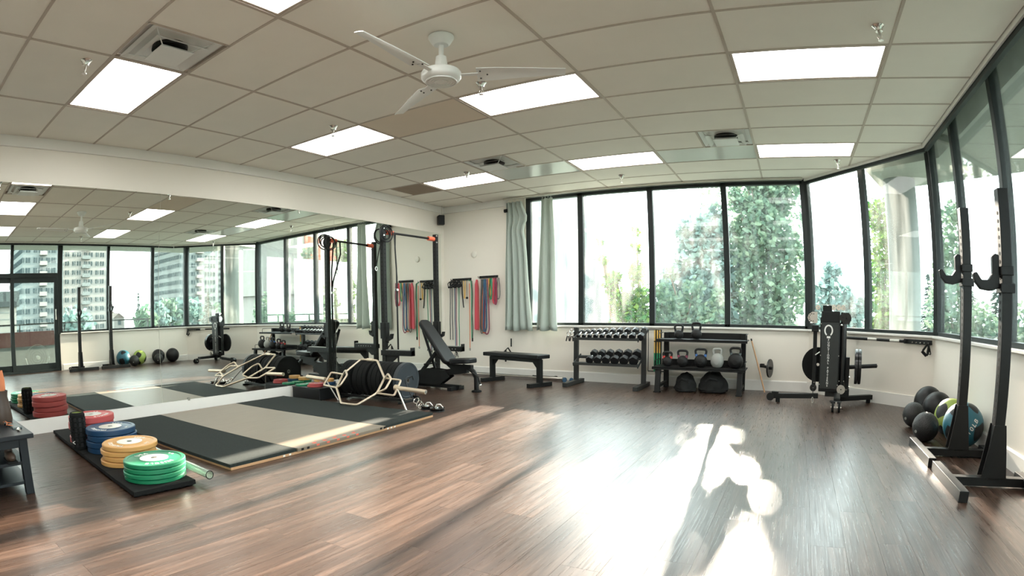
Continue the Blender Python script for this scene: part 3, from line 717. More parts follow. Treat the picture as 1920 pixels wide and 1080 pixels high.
for a in ((15.3, 40, 5.2, 'pointed conifer right of the concrete pillar in the angled window', 1.5, 700), (16.9, 42, 4.2, 'lower conifer beside the angled window corner post', 1.8, 700),
          (14.5, 30, 6.0, 'tall thin conifer between the corner post and the far squat stand', 1.2, 700), (16.2, 31, 5.2, 'conifer showing between the two squat stands', 1.6, 900),
          (20.2, 36, 4.6, 'conifer right of the near squat stand', 2.2, 900), (23.5, 38, 3.4, 'wide dark conifer at the right edge of the photo', 2.8, 1100),
          (100, 40.5, 6.8, 'tall conifer beside the squat stands in the mirror', 1.6, 500), (100, 45.5, 5.3, 'shorter conifer in the mirror, right of the tall one', 2.2, 500),
          (100, 56.5, 6.4, 'conifer in the mirror behind the medicine balls', 3.0, 700), (70, 10.3, 4.2, 'conifer beside the grey tower in the door glass', 2.4, 700)):
    conifer(*a)
for k, (x, y, z, r) in enumerate(((95, 42.5, 2.4, 1.8), (97, 46, 3.0, 2.4), (97, 50, 3.6, 2.6), (90, 38, 1.9, 1.6), (60, 17, 1.6, 1.6), (97, 61, 3.6, 3.0), (88, 69, 3.2, 2.6), (85, 76, 5.0, 3.4), (60, 52, 3.4, 2.6))):
    if x > 80: f_ = .80; x = -6.2 + (x + 6.2) * f_; y = .17 + (y - .17) * f_; z = 1.08 + (z - 1.08) * f_; r *= f_
    lb = ['round bush-like tree', 'broad round tree', 'rounded green tree', 'low leafy tree', 'light green tree top', 'wide hazy tree', 'mid-height tree', 'tall leafy tree', 'full green tree'][k]
    wh = ['right of the conifers', 'under the second conifer', 'behind the blue ball', 'over the balcony railing', 'at the foot of the grey tower', 'beside the pillar', 'below the grid tower', 'left of the orange building', 'before the orange building'][k]
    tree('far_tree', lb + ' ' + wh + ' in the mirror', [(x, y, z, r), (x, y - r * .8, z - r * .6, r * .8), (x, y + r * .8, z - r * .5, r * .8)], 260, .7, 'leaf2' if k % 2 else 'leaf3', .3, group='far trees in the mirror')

# ================================================================== lifting platform
pf = thing('lifting_platform', 'low lifting platform with a wooden centre and two black rubber side mats', 'platform', (0, 0, 0))
MB().bb(.06, 2.47, 2.17, 4.62, .001, .022).build('base_board', M['ply'], pf, bev=.002)
MB().bb(.06, 2.47, 2.16, 2.80, .022, .048).build('rubber_mat', M['mat_rubber'], pf, bev=.003)
MB().bb(.06, 2.47, 3.86, 4.62, .022, .048).build('rubber_mat', M['mat_rubber'], pf, bev=.003)
MB().bb(.06, 2.48, 2.803, 3.857, .022, .047).build('centre_panel', M['plytop'], pf, bev=.002)
for k in range(5):
    y = 3.02 + k * .115
    MB().cyl((2.435, y, .047), (2.435, y, .0476), .02, 12).build('red_mark', M['redmark'], pf)
    MB().box((2.481, y, .038), (.001, .03, .014)).build('red_mark', M['redmark'], pf)
    if k % 2 == 0: MB().cyl((2.39, y + .05, .047), (2.39, y + .05, .0474), .009, 10).build('red_mark', M['redmark'], pf)
for y in (2.84, 2.90, 3.78, 3.83): MB().bb(2.479, 2.4815, y, y + .025, .024, .042).build('dark_stamp', M['rubber'], pf)
for y in (2.66, 2.72, 3.89, 3.94, 3.99): MB().bb(2.4695, 2.4715, y, y + .02, .006, .02).build('pale_stamp', M['letter'], pf)

# ================================================================== colour bumper plates on rubber tiles
def font(name, txt, size, m, parent, loc, rot, extrude=.0012, align='CENTER', sp=1.0, squash=None):
    c = bpy.data.curves.new(name, 'FONT'); c.body = txt; c.size = size; c.extrude = extrude; c.align_x = align; c.align_y = 'CENTER'; c.space_character = sp
    c.offset = size * .012; c.materials.append(m); c.resolution_u = 3
    tmp = bpy.data.objects.new(name, c)
    me = bpy.data.meshes.new_from_object(tmp); bpy.data.objects.remove(tmp); bpy.data.curves.remove(c)
    me.name = name
    o = bpy.data.objects.new(name, me); COL.objects.link(o); o.parent = parent; o.location = loc; o.rotation_euler = rot
    if not me.materials: me.materials.append(m)
    if squash: o.scale = squash
    return o
def arc_text(txt, r, a0, da, size, m, parent, z, axis='Z'):
    for k, ch in enumerate(txt):
        if ch == ' ': continue
        a = R(a0 + k * da * -1)
        font('letter', ch, size, m, parent, (r * math.cos(a), r * math.sin(a), z), (0, 0, a - PI / 2))
rt = thing('rubber_floor_mat', 'strip of black rubber floor tiles under the coloured bumper plates', 'mat', (0, 0, 0))
ang = math.atan2(-.17, 2.55)
for k in range(4):
    q = Matrix.Rotation(ang, 4, 'Z'); x0 = .0 + k * .64
    mb = MB().bb(x0 + .002, x0 + .638, 0, .46, .012, .042)
    for j in range(12): mb.bb(x0 + .03 + j * .05, x0 + .06 + j * .05, .01, .45, .001, .012)
    for j in range(8): mb.bb(x0 + .02, x0 + .62, .02 + j * .055, .05 + j * .055, .001, .012)
    bmesh.ops.transform(mb.b, matrix=Matrix.Translation((.02, 1.50, 0)) @ q, verts=mb.b.verts)
    mb.build('mat_tile', M['rubber'], rt, bev=.003)
def bumper_proto(colr, hub, th, lb, lettered, name='bumper_plate'):
    t = thing(name, lb, 'weight plate', (0, 0, 0), 0)
    Rr = .225
    pr = [(.0255, 0), (.20, 0), (.205, .0), (.219, .0), (.225, .005), (.225, th - .005), (.219, th), (.198, th), (.194, th - .004), (.115, th - .004), (.108, th - .001), (.1, th - .001), (.0255, th - .001)]
    MB().lathe(pr, seg=56, closed=True).build('rubber_disc', M[colr], t, smooth=True)
    MB().lathe([(.026, th - .001), (.104, th - .001), (.104, th + .0012), (.026, th + .0012)], seg=40, closed=True).build('hub_plate', M[hub], t)
    MB().lathe([(.022, 0), (.026, 0), (.026, th + .002), (.022, th + .002)], seg=24, closed=True).build('steel_ring', M['alu'], t)
    if lettered:
        arc_text('USA', .155, 205, 13, .052, M['letter'], t, th - .003)
        arc_text('MUSCLE', .155, 20, 13, .046, M['letter'], t, th - .003)
        arc_text('LB', .16, 108, 11, .03, M['letter'], t, th - .003)
    return t
def rest(c, k, n): return ['top', 'second from the top', 'third from the top', 'bottom'][k] if n == 4 else str(k)
stacks = [('red', 'hubpaint', .775, 1.705, .042, .056), ('blue', 'hubtan', 1.295, 1.70, .042, .046), ('yellow', 'hubtan', 1.80, 1.65, .042, .0365), ('green', 'hubpaint', 2.32, 1.62, .042, .030)]
words = {'red': 'faded red', 'blue': 'dark blue', 'yellow': 'orange-yellow', 'green': 'green'}
for c, hub, x, y, z0, th in stacks:
    top = None
    plain = None
    for k in range(4):
        z = z0 + (3 - k) * (th + .0025); jx, jy = random.uniform(-.012, .012), random.uniform(-.012, .012)
        lb = '%s bumper plate, %s of the four-high %s stack' % (words[c], rest(c, k, 4), c)
        if k == 0: t = bumper_proto(c, hub, th, lb, True); t.location = (x + jx, y + jy, z); t.rotation_euler.z = R({'green': 0, 'yellow': -70, 'blue': -60, 'red': 40}[c])
        elif k == 1: plain = bumper_proto(c, hub, th, lb, False); plain.location = (x + jx, y + jy, z); t = plain
        else: t = dup(plain, (x + jx, y + jy, z), None, lb)
        t['group'] = '%s bumper plates on the rubber tiles' % c
ro = thing('foam_roller', 'black grooved foam roller standing upright beside the red plates', 'foam roller', (1.085, 1.465, .042))
pr = []
for k in range(7): pr += [(.068, .012 + k * .042), (.071, .018 + k * .042), (.071, .044 + k * .042), (.066, .048 + k * .042)]
MB().lathe([(.05, 0), (.066, .004)] + pr + [(.062, .312), (.05, .312)], seg=28, closed=True).build('shell', M['rubber'], ro, smooth=True)
mb = MB()
for k in range(10):
    a = k * PI / 5
    for j in range(6): mb.box((.0705 * math.cos(a), .0705 * math.sin(a), .045 + j * .042), (.008, .022, .03), (0, 0, a))
mb.build('grip_pads', M['ballblk'], ro, kind='stuff')
MB().lathe([(.045, .02), (.052, .02), (.052, .308), (.045, .308)], seg=24, closed=True).build('green_core', mat('olive_foam', (.22, .27, .07), .7), ro)
font('logo', '<', .06, M['letter'], ro, (.035, -.066, .065), (PI / 2, 0, R(28)), .001)
m = bpy.data.materials.new('clear_green_plastic'); m.use_nodes = True
P = m.node_tree.nodes['Principled BSDF']; P.inputs['Base Color'].default_value = (.80, .95, .86, 1); P.inputs['Transmission Weight'].default_value = .85; P.inputs['Roughness'].default_value = .08; P.inputs['IOR'].default_value = 1.3
M['clear'] = m
tb = thing('plastic_tube', 'clear hollow plastic tube lying behind the green plates', 'tube', (0, 0, .0))
mb = MB().lathe([(.024, 0), (.028, 0), (.028, .95), (.024, .95)], seg=24, closed=True, rot=Matrix.Rotation(PI / 2, 3, 'Y') , c=(0, 0, 0))
bmesh.ops.transform(mb.b, matrix=Matrix.Translation((1.72, 1.915, .072)) @ Matrix.Rotation(ang * .8, 4, 'Z'), verts=mb.b.verts)
mb.build('tube_wall', M['clear'], tb, smooth=True)
mb = MB(); q = Matrix.Translation((1.72, 1.915, .072)) @ Matrix.Rotation(ang * .8, 4, 'Z')
mb.tube([q @ Vector((.952, .028 * math.cos(a * PI / 10), .028 * math.sin(a * PI / 10))) for a in range(20)], .003, 6, True); mb.build('end_rim', M['blackg'], tb)
bh = thing('black_clip', 'small black spring clip behind the yellow plates', 'clip', (2.02, 1.86, .042))
MB().box((0, 0, .012), (.07, .03, .022)).tube([(0, .01, .02), (.05, .03, .04), (.07, .03, .03)], .004, 6).build('body', M['black'], bh, bev=.003)

# ================================================================== black side table
tx0, tx1, ty0, ty1, th_ = .62, 2.05, .18, .83, .405
tt = thing('low_side_table', 'dark navy low table with a lower shelf at the left edge', 'table', (0, 0, 0))
MB().bb(tx0, tx1, ty0, ty1, th_ - .03, th_).build('table_top', M['navy'], tt, bev=.004)
for x in (tx0 + .03, tx1 - .11):
    for y in (ty0 + .03, ty1 - .10): MB().bb(x, x + .06, y, y + .06, 0, th_ - .03).build('leg', M['navy'], tt, bev=.003)
MB().bb(tx0 + .09, tx1 - .11, ty1 - .06, ty1 - .042, th_ - .09, th_ - .03).bb(tx1 - .07, tx1 - .055, ty0 + .09, ty1 - .10, th_ - .09, th_ - .03).build('apron', M['navy'], tt)
MB().bb(tx0 + .04, tx1 - .06, ty0 + .04, ty1 - .05, .07, .09).build('lower_shelf', M['navy'], tt, bev=.002)
MB().bb(tx0 + .04, tx1 - .06, ty0 + .04, ty1 - .05, .20, .222).build('middle_shelf', M['navy'], tt, bev=.002)
bgx, bgy = 1.48, .72
bg_ = thing('leather_pouch', 'dark leather pouch standing on the table with an orange leather strap', 'pouch', (bgx, bgy, th_))
MB().lathe([(0, 0), (.070, 0), (.078, .03), (.068, .12), (.052, .19), (.058, .235), (.050, .235), (.045, .19), (.0, .19)], seg=24).build('body', M['leather'], bg_, smooth=True)
MB().tube([(-.03, .02, .2), (-.045, .02, .3), (-.06, .01, .37)], .02, 8, flat=(.028, .009)).build('strap', M['tan_leather'], bg_, smooth=True)
MB().tube([(-.015, -.055, .22), (-.01, -.068, .19), (.005, -.072, .165), (.02, -.066, .18), (.02, -.055, .22)], .004, 6).build('loop', M['chrome'], bg_)
sg = thing('sunglasses', 'folded sunglasses lying in front of the leather pouch', 'sunglasses', (1.66, .70, th_))
MB().tube([(-.07, 0, .025), (-.04, .01, .032), (0, .012, .034), (.04, .01, .032), (.07, 0, .025)], .004, 6).tube([(-.07, 0, .025), (-.06, .06, .012), (.05, .07, .008)], .003, 6).tube([(.07, 0, .025), (.06, .05, .012), (-.05, .06, .006)], .003, 6).build('frame', M['tan_leather'], sg)
for s in (-1, 1): MB().ball((s * .035, .004, .02), .028, 16, (1, .15, .62)).build('lens', M['blackg'], sg, smooth=True)
ph = tag(MB().bb(1.62, 1.82, .73, .80, th_, th_ + .014).build('dark_case', M['band_grey'], None, bev=.004), 'slim dark green case on the table beside the sunglasses', 'case')
kc = tag(MB().cyl((1.86, .75, th_ + .005), (1.93, .76, th_ + .009), .008, 10).ball((1.90, .755, th_ + .012), .014, 12).build('key_fob', M['chrome']), 'small shiny key fob at the corner of the table', 'key fob')
sh = thing('black_shoe', 'black shoe on the middle shelf end of the low table', 'shoe', (1.94, .66, .222))
MB().ball((0, 0, .035), .05, 16, (1.9, .75, .7)).ball((-.05, 0, .06), .04, 12, (1, .8, 1)).build('upper', M['leather'], sh, smooth=True); MB().box((0, 0, .008), (.19, .075, .014)).build('sole', M['rubber'], sh, bev=.004)
for k, (x, y) in enumerate(((1.0, .55), (1.35, .52))):
    bt = thing('glass_bottle', ['clear bottle lying on the middle table shelf, left one', 'clear bottle lying on the middle table shelf, right one'][k], 'bottle', (x, y, .222))
    MB().lathe([(0, 0), (.03, 0), (.03, .12), (.012, .15), (.012, .18), (0, .18)], (0, 0, .031), 'X', 16).build('body', M['clear'], bt, smooth=True)
    MB().cyl((.18, 0, .031), (.195, 0, .031), .014, 12).build('cap', M['white'], bt)

# ================================================================== black plates in a floor rack, trap bar
pk = thing('plate_rack', 'low black floor rack holding upright bumper plates', 'rack', (0, 0, 0))
for y in (5.14, 5.42): MB().bb(.60, 1.66, y - .015, y + .015, .03, .06).build('rail', M['black'], pk, bev=.003)
for x in (.62, 1.63): MB().bb(x - .02, x + .02, 5.08, 5.48, 0, .03).build('foot', M['black'], pk, bev=.003)
mb = MB()
for k in range(15): mb.cyl((.65 + k * .069, 5.14, .05), (.65 + k * .069, 5.14, .15), .005, 6).cyl((.65 + k * .069, 5.42, .05), (.65 + k * .069, 5.42, .15), .005, 6)
mb.build('divider_pegs', M['black'], pk, kind='stuff')
def blackplate(th, rad=.225, face='rubber'):
    t = thing('black_bumper_plate', '', 'weight plate', (0, 0, 0), 0, 'black plates in the floor rack')
    pr = [(.0255, -th / 2), (.05, -th / 2), (.055, -th / 2 + .004), (rad - .03, -th / 2 + .004), (rad - .025, -th / 2), (rad - .003, -th / 2), (rad, -th / 2 + .003), (rad, th / 2 - .003), (rad - .003, th / 2), (rad - .025, th / 2), (rad - .03, th / 2 - .004), (.055, th / 2 - .004), (.05, th / 2), (.0255, th / 2)]
    MB().lathe(pr, axis='X', seg=56, closed=True).build('rubber_disc', M[face], t, smooth=True)
    MB().lathe([(.022, -th / 2 - .002), (.0265, -th / 2 - .002), (.0265, th / 2 + .002), (.022, th / 2 + .002)], axis='X', seg=24, closed=True).build('steel_ring', M['alu'], t)
    return t
M['plateface'] = mat('blue_grey_rubber', (.022, .030, .038), .5, var=.2, scale=14)
x = 1.61; pl = [(.058, 'plateface', 'front blue-grey bumper plate at the open end of the floor rack')]
ordn = ['second', 'third', 'fourth', 'fifth', 'sixth', 'seventh', 'eighth', 'ninth', 'tenth', 'eleventh', 'twelfth']
ths = [.055, .055, .062, .062, .075, .05, .05, .075, .075, .09, .09]
protos = {}
for k, th in enumerate([.058] + ths):
    if k == 0:
        t = blackplate(th, face='plateface'); t['label'] = pl[0][2]
        for s in ('10', 'LB'): pass
    else:
        if th in protos: t = dup(protos[th])
        else: t = blackplate(th); protos[th] = t
        t['label'] = 'black bumper plate in the floor rack, %s from the open end' % ordn[k - 1]
    t.location = (x - th / 2, 5.28 , .062 + .205); t.rotation_euler = (0, random.uniform(-.03, .03), 0); x -= th + .008 + (.04 if k in (6, 9) else 0)
ty = {'g': [(.806, 4.979, .334), (.89, 5.225, .51), (1.175, 5.215, .505), (1.508, 4.965, .326), (1.612, 4.71, .185), (1.497, 4.50, .068), (1.25, 4.50, .068), (.929, 4.744, .199)]}
tpb = thing('trap_bar', 'champagne coloured hexagonal trap bar leaning on the black plate rack', 'barbell', (0, 0, 0))
def rnd(pts, r=.03, closed=False):
    out = []; n = len(pts)
    for i, p in enumerate(pts):
        p = Vector(p)
        if not closed and i in (0, n - 1): out.append(p); continue
        a = Vector(pts[i - 1]); b = Vector(pts[(i + 1) % n]); da = (a - p); db = (b - p)
        ra = min(r, da.length * .45); rb = min(r, db.length * .45); p0 = p + da.normalized() * ra; p1 = p + db.normalized() * rb
        for t_ in (0, .25, .5, .75, 1): out.append(p0 * (1 - t_) ** 2 + p * 2 * t_ * (1 - t_) + p1 * t_ ** 2)
    return out
MB().tube(rnd(ty['g'], .03, True), .0135, 10, True).build('hex_frame', M['gold'], tpb, smooth=True)
MB().tube(rnd([(.806, 4.979, .334), (.575, 5.0, .346), (.677, 4.768, .213), (.929, 4.744, .199)]), .0125, 10).build('side_loop', M['gold'], tpb, smooth=True)
MB().tube(rnd([(1.508, 4.965, .326), (1.773, 4.948, .316), (1.875, 4.70, .175), (1.612, 4.71, .185)]), .0125, 10).build('side_loop', M['gold'], tpb, smooth=True)
MB().tube(rnd([(.83, 4.94, .314), (.905, 4.93, .40), (1.0, 4.86, .35), (1.03, 4.71, .24), (.93, 4.75, .205)]), .012, 10).build('hand_grip', M['gold'], tpb, smooth=True)
MB().tube(rnd([(1.53, 4.93, .31), (1.60, 4.92, .39), (1.70, 4.86, .34), (1.735, 4.72, .24), (1.62, 4.71, .19)]), .012, 10).build('hand_grip', M['gold'], tpb, smooth=True)
MB().cyl((.231, 4.891, .283), (.60, 4.868, .271), .025, 20).build('sleeve', M['gold'], tpb, smooth=True)
MB().cyl((1.80, 4.824, .245), (2.244, 4.794, .228), .025, 20).cyl((1.79, 4.825, .245), (1.815, 4.823, .245), .036, 20).build('sleeve', M['gold'], tpb, smooth=True)
MB().cyl((2.244, 4.794, .228), (2.249, 4.794, .228), .019, 16).build('end_cap', M['chrome'], tpb)
MB().cyl((1.0, 5.222, .509), (1.1, 5.219, .507), .021, 12).build('knurled_collar', M['gold'], tpb)
MB().cyl((1.84, 4.80, .235), (2.02, 4.74, .004), .010, 10).build('stand_leg', M['alu'], tpb); MB().cyl((.62, 4.86, .265), (.76, 4.93, .004), .010, 10).build('stand_leg', M['alu'], tpb)

# loading chain hanging from the front plate, with small discs on the floor
ch = thing('chain_collar', 'chrome chain and ring hanging off the front black plate', 'chain', (0, 0, 0))
mb = MB()
pts = [(1.66, 5.16, .30), (1.74, 5.10, .22), (1.82, 5.06, .14), (1.90, 5.04, .07), (2.0, 5.02, .02)]
mb.tube([Vector(p) for p in pts], .006, 6).tube([(1.66, 5.2, .30), (1.70, 5.25, .33), (1.68, 5.3, .28)], .006, 6); mb.build('strap', M['black'], ch)
for p in ((1.93, 5.03, .075), (1.99, 5.01, .045), (2.04, 4.98, .03)):
    MB().tube([Vector(p) + Vector((.035 * math.cos(a * PI / 8), .02 * math.sin(a * PI / 8), .03 * math.sin(a * PI / 8))) for a in range(16)], .007, 6, True).build('ring', M['chrome'], ch)
for k, (x, y, r_, lb) in enumerate(((2.12, 4.98, .07, 'small chrome-rimmed pulley disc on the floor beside the plate rack'), (2.30, 4.93, .085, 'dark flat disc with chrome fittings at the platform corner'))):
    t = thing('pulley_disc', lb, 'pulley', (x, y, 0))
    MB().lathe([(0, 0), (r_, 0), (r_, .012), (r_ * .8, .02), (r_, .028), (r_, .04), (0, .04)], seg=28).build('disc', M['blackg'], t, smooth=True)
    MB().tube([(-.02, 0, .04), (0, 0, .075), (.03, .02, .075), (.06, .03, .04)], .008, 8).cyl((0, 0, .04), (0, 0, .052), .02, 12).build('hook', M['chrome'], t)

# black crate with small change plates by the wall
bc = thing('black_storage_box', 'low black box by the mirror wall holding small coloured plates', 'box', (0, 0, 0))
MB().bb(.03, .56, 4.80, 5.30, 0, .14).build('body', M['vinyl'], bc, bev=.006); MB().bb(.025, .565, 4.795, 5.305, .14, .155).build('lid', M['vinyl'], bc, bev=.004)
def small(c, x, y, z, r_, lb, th=.022):
    t = thing('change_plate', lb, 'weight plate', (x, y, z), 0, 'small coloured plates on the black box')
    MB().lathe([(.026, 0), (r_ - .003, 0), (r_, .003), (r_, th - .003), (r_ - .003, th), (r_ * .72, th), (r_ * .7, th - .003), (.026, th - .003)], seg=36, closed=True).build('disc', M[c], t, smooth=True)
    MB().lathe([(.022, 0), (.026, 0), (.026, th), (.022, th)], seg=20, closed=True).build('ring', M['alu'], t)
small('green', .12, 4.89, .156, .085, 'small green change plate nearest on the black box')
small('green', .13, 5.06, .156, .085, 'small green change plate behind the nearest one, against the mirror')
small('red', .35, 4.92, .156, .105, 'small red change plate under the left trap bar loop')
small('red', .36, 4.93, .180, .100, 'upper small red change plate under the trap bar loop')
small('blue', .33, 5.16, .156, .11, 'small dark blue change plate at the back of the black box', .04)
small('yellow', .15, 5.19, .185, .085, 'small yellow change plate at the back left of the box', .04)
small('yellow', .34, 5.16, .197, .08, 'small orange-yellow change plate on top of the blue one', .04)
small('green', .15, 5.21, .156, .085, 'small green change plate under the small yellow one', .028)

# ================================================================== squat rack on the mirror wall
rk = thing('squat_rack', 'black wall-mounted squat rack with pull-up bar and spotter arms', 'squat rack', (0, 0, 0))
ys = (6.03, 7.16); xs = (.60, .71)
def upright(x, y, z1, parent, s=.065, nm='upright', holes=True, step=.06):
    MB().bb(x - s / 2, x + s / 2, y - s / 2, y + s / 2, 0.008, z1).build(nm, M['black'], parent, bev=.004)
    if holes:
        mb = MB(); n = int((z1 - .2) / step)
        for k in range(n):
            z = .15 + k * step
            mb.cyl((x + s / 2 - .002, y, z), (x + s / 2 + .0008, y, z), .0115, 8).cyl((x, y - s / 2 - .0008, z), (x, y - s / 2 + .002, z), .0115, 8)
        mb.build('pin_holes', M['void'], parent, kind='stuff')
M['void'] = mat('hole_shadow_black', (.003, .003, .003), .9)
for x, y in zip(xs, ys):
    upright(x, y, 2.335, rk)
    MB().box((x, y, .005), (.14, .14, .01)).build('floor_plate', M['black'], rk)
    # spotter arm
    a0 = x + .035
    MB().bb(a0 - .08, a0 + .47, y - .045, y - .033, .50, .575).bb(a0 - .08, a0 + .47, y + .033, y + .045, .50, .575).bb(a0, a0 + .47, y - .033, y + .033, .505, .575).build('spotter_arm', M['black'], rk, bev=.003)
    MB().bb(a0, a0 + .455, y - .03, y + .03, .575, .585).build('arm_pad', M['kb_grey'], rk)
    MB().bb(a0 + .455, a0 + .47, y - .045, y + .045, .50, .62).build('arm_stop', M['black'], rk, bev=.003)
    MB().prism([(a0, .50), (a0 + .22, .50), (a0 + .06, .38), (a0, .38)], y - .02, y + .02, 'XZ').build('arm_gusset', M['black'], rk, bev=.002)
    mb = MB()
    for k in range(6): mb.cyl((a0 + .05 + k * .06, y - .0458, .538), (a0 + .05 + k * .06, y - .044, .538), .009, 8)
    mb.build('arm_holes', M['kb_grey'] if y > 7 else M['void'], rk, kind='stuff')
    # J cup
    MB().bb(x - .045, x + .06, y - .045, y - .033, 0.74, 0.97).bb(x + .033, x + .05, y - .045, y + .045, .72, .97).prism([(x + .05, .70), (x + .13, .74), (x + .145, .81), (x + .12, .81), (x + .11, .775), (x + .05, .765)], y - .03, y + .03, 'XZ').build('j_cup', M['black'], rk, bev=.003)
    for z in (2.21, 2.31): MB().cyl((x + .033, y - .02, z), (x + .045, y - .02, z), .012, 10).build('bolt', M['chrome'], rk)
bx = lambda y: xs[0] + (y - ys[0]) / (ys[1] - ys[0]) * (xs[1] - xs[0])
zb_ = 2.26
MB().cyl((bx(6.06), 6.06, zb_), (bx(7.13), 7.13, zb_), .016, 16).build('pull_up_bar', M['black'], rk, smooth=True)
for y0 in (6.10, 6.99): MB().cyl((bx(y0), y0, zb_), (bx(y0 + .13), y0 + .13, zb_), .033, 20).build('orange_grip', M['orange'], rk, smooth=True, label='orange rubber grip')
bt = thing('band_coil', 'black coiled resistance tube hung on the near rack post top', 'band', (0, 0, 0))
for k, (rr, dx) in enumerate(((.10, .05), (.085, .062), (.115, .07), (.075, .05), (.095, -.05), (.105, -.06))):
    MB().tube([(.60 + dx, 6.03 + rr * 1.15 * math.cos(a * PI / 14) + .0, 2.25 + rr * math.sin(a * PI / 14) - .01 * k) for a in range(28)], .009, 6, True).build('coil', M['vinyl'], bt, smooth=True)
st = thing('suspension_strap', 'long black suspension strap hanging from the pull-up bar beside the near post', 'strap', (0, 0, 0))
MB().tube([(bx(6.22) + .04, 6.21, 2.27), (bx(6.22) + .045, 6.21, 2.20), (.70, 6.20, 1.75), (.70, 6.20, 1.45)], .01, 4, flat=(.020, .002)).tube([(bx(6.30) - .02, 6.30, 2.27), (bx(6.3) - .03, 6.30, 2.05), (.69, 6.22, 1.62), (.70, 6.20, 1.45)], .01, 4, flat=(.020, .002)).build('upper_loop', M['black'], st)
MB().tube([(.70, 6.20, 1.46), (.70, 6.20, 1.0), (.70, 6.20, .5), (.70, 6.20, .12)], .01, 4, flat=(.024, .003)).build('lower_strap', M['black'], st)
MB().box((.70, 6.20, 1.44), (.035, .04, .03)).build('cam_buckle', M['chrome'], st, bev=.003)
hc = thing('chain_hook', 'thin black strap with a steel hook hung behind the near post', 'strap', (0, 0, 0))
MB().tube([(.50, 6.14, 2.24), (.46, 6.10, 2.0), (.42, 6.08, 1.78)], .01, 4, flat=(.012, .003)).build('strap', M['black'], hc)
MB().tube([(.42, 6.08 + .02 * math.cos(a * PI / 6), 1.75 + .03 * math.sin(a * PI / 6)) for a in range(12)], .005, 6, True).build('hook', M['chrome'], hc)

# ================================================================== adjustable bench (local +x is its front)
ab = thing('adjustable_bench', 'black adjustable bench with its back pad raised, in front of the squat rack', 'bench', (1.18, 6.46, 0), R(-3))
def pad(cx, cz, L, wd, tk, ang_, nm, par, taper=1.0):
    mb = MB(); pts = []
    n = 7; rr = wd * .28
    out = []
    for sx, sy in ((1, 1), (-1, 1), (-1, -1), (1, -1)):
        w2 = wd / 2 * (taper if sx < 0 else 1)
        for k in range(n):
            a = {(1, 1): 0, (-1, 1): 90, (-1, -1): 180, (1, -1): 270}[(sx, sy)] + 90 * k / (n - 1)
            out.append((sx * (L / 2 - rr) + rr * math.cos(R(a)), sy * (w2 - rr) + rr * math.sin(R(a))))
    mb.prism(out, -tk / 2, tk / 2)
    bmesh.ops.transform(mb.b, matrix=Matrix.Translation((cx, 0, cz)) @ Matrix.Rotation(ang_, 4, 'Y'), verts=mb.b.verts)
    return mb.build(nm, M['vinyl'], par, bev=.014, smooth=True)
pad(.50, .425, .36, .28, .07, R(-3), 'seat_pad', ab)
pad(.03, .685, .80, .29, .065, R(50), 'back_pad', ab, .82)
MB().prism([(.20, .37), (.66, .37), (.66, .32), (.3, .30)], -.035, .035, 'XZ').build('seat_bracket', M['black'], ab, bev=.004)
MB().tube([(.50, 0, .345), (.60, 0, .33), (.68, 0, .28), (.725, 0, .20), (.73, 0, .02)], .03, 12, flat=(.036, .03)).build('front_leg', M['black'], ab, smooth=True)
MB().lathe([(0, 0), (.07, 0), (.07, .018), (.03, .03), (0, .03)], (.73, 0, 0), seg=20).build('front_foot', M['rubber'], ab)
MB().tube([(.70, -.05, .27), (.80, -.06, .22), (.84, -.07, .12)], .012, 8).build('lever_handle', M['black'], ab, smooth=True); MB().ball((.845, -.07, .11), .014, 10).build('lever_tip', M['chrome'], ab)
MB().bar((.58, 0, .30), (-.35, 0, .16), .07, .09).build('main_beam', M['black'], ab, bev=.004)
for s in (-1, 1):
    MB().prism([(-.42, .06), (-.34, .24), (-.1, .30), (.22, .28), (.30, .19), (.1, .06)], s * .05, s * .05 + s * .012, 'XZ').build('side_plate', M['black'], ab, bev=.002)
    MB().cyl((-.36, s * .21, .07), (-.36, s * .25, .07), .06, 20).build('wheel', M['rubber'], ab)
MB().bb(-.42, .45, -.03, .03, .02, .075).build('rear_base', M['black'], ab, bev=.004); MB().bb(-.42, -.34, -.25, .25, .01, .07).build('cross_foot', M['black'], ab, bev=.004); MB().bb(.33, .40, -.16, .16, 0, .05).build('cross_foot', M['black'], ab, bev=.004)
MB().bar((-.30, 0, .20), (.08, 0, .60), .04, .05).bar((-.05, .05, .28), (-.27, .05, .85), .02, .04).build('back_support', M['black'], ab, bev=.003)
MB().cyl((-.1, -.14, .36), (-.1, .14, .36), .012, 10).build('adjuster_pin', M['black'], ab)

# ================================================================== flat bench
fbn = thing('flat_bench', 'long flat black bench standing free in front of the back wall', 'bench', (1.945, 7.50, 0), R(-17))
mb = MB().bb(-.58, .58, -.14, .14, .415, .475); mb.build('bench_pad', M['vinyl'], fbn, bev=.012)
MB().bb(-.52, .52, -.035, .035, .355, .415).build('spine', M['black'], fbn, bev=.004)
for s in (-1, 1):
    MB().bb(s * .50 - .035, s * .50 + .035, -.035, .035, .04, .40).build('leg', M['black'], fbn, bev=.004)
    MB().bb(s * .50 - .035, s * .50 + .035, -.24, .24, .0, .06).build('foot', M['black'], fbn, bev=.004)
    MB().prism([(s * .46, .40), (s * .33, .40), (s * .46, .26)], -.012, .012, 'XZ').build('gusset', M['black'], fbn)

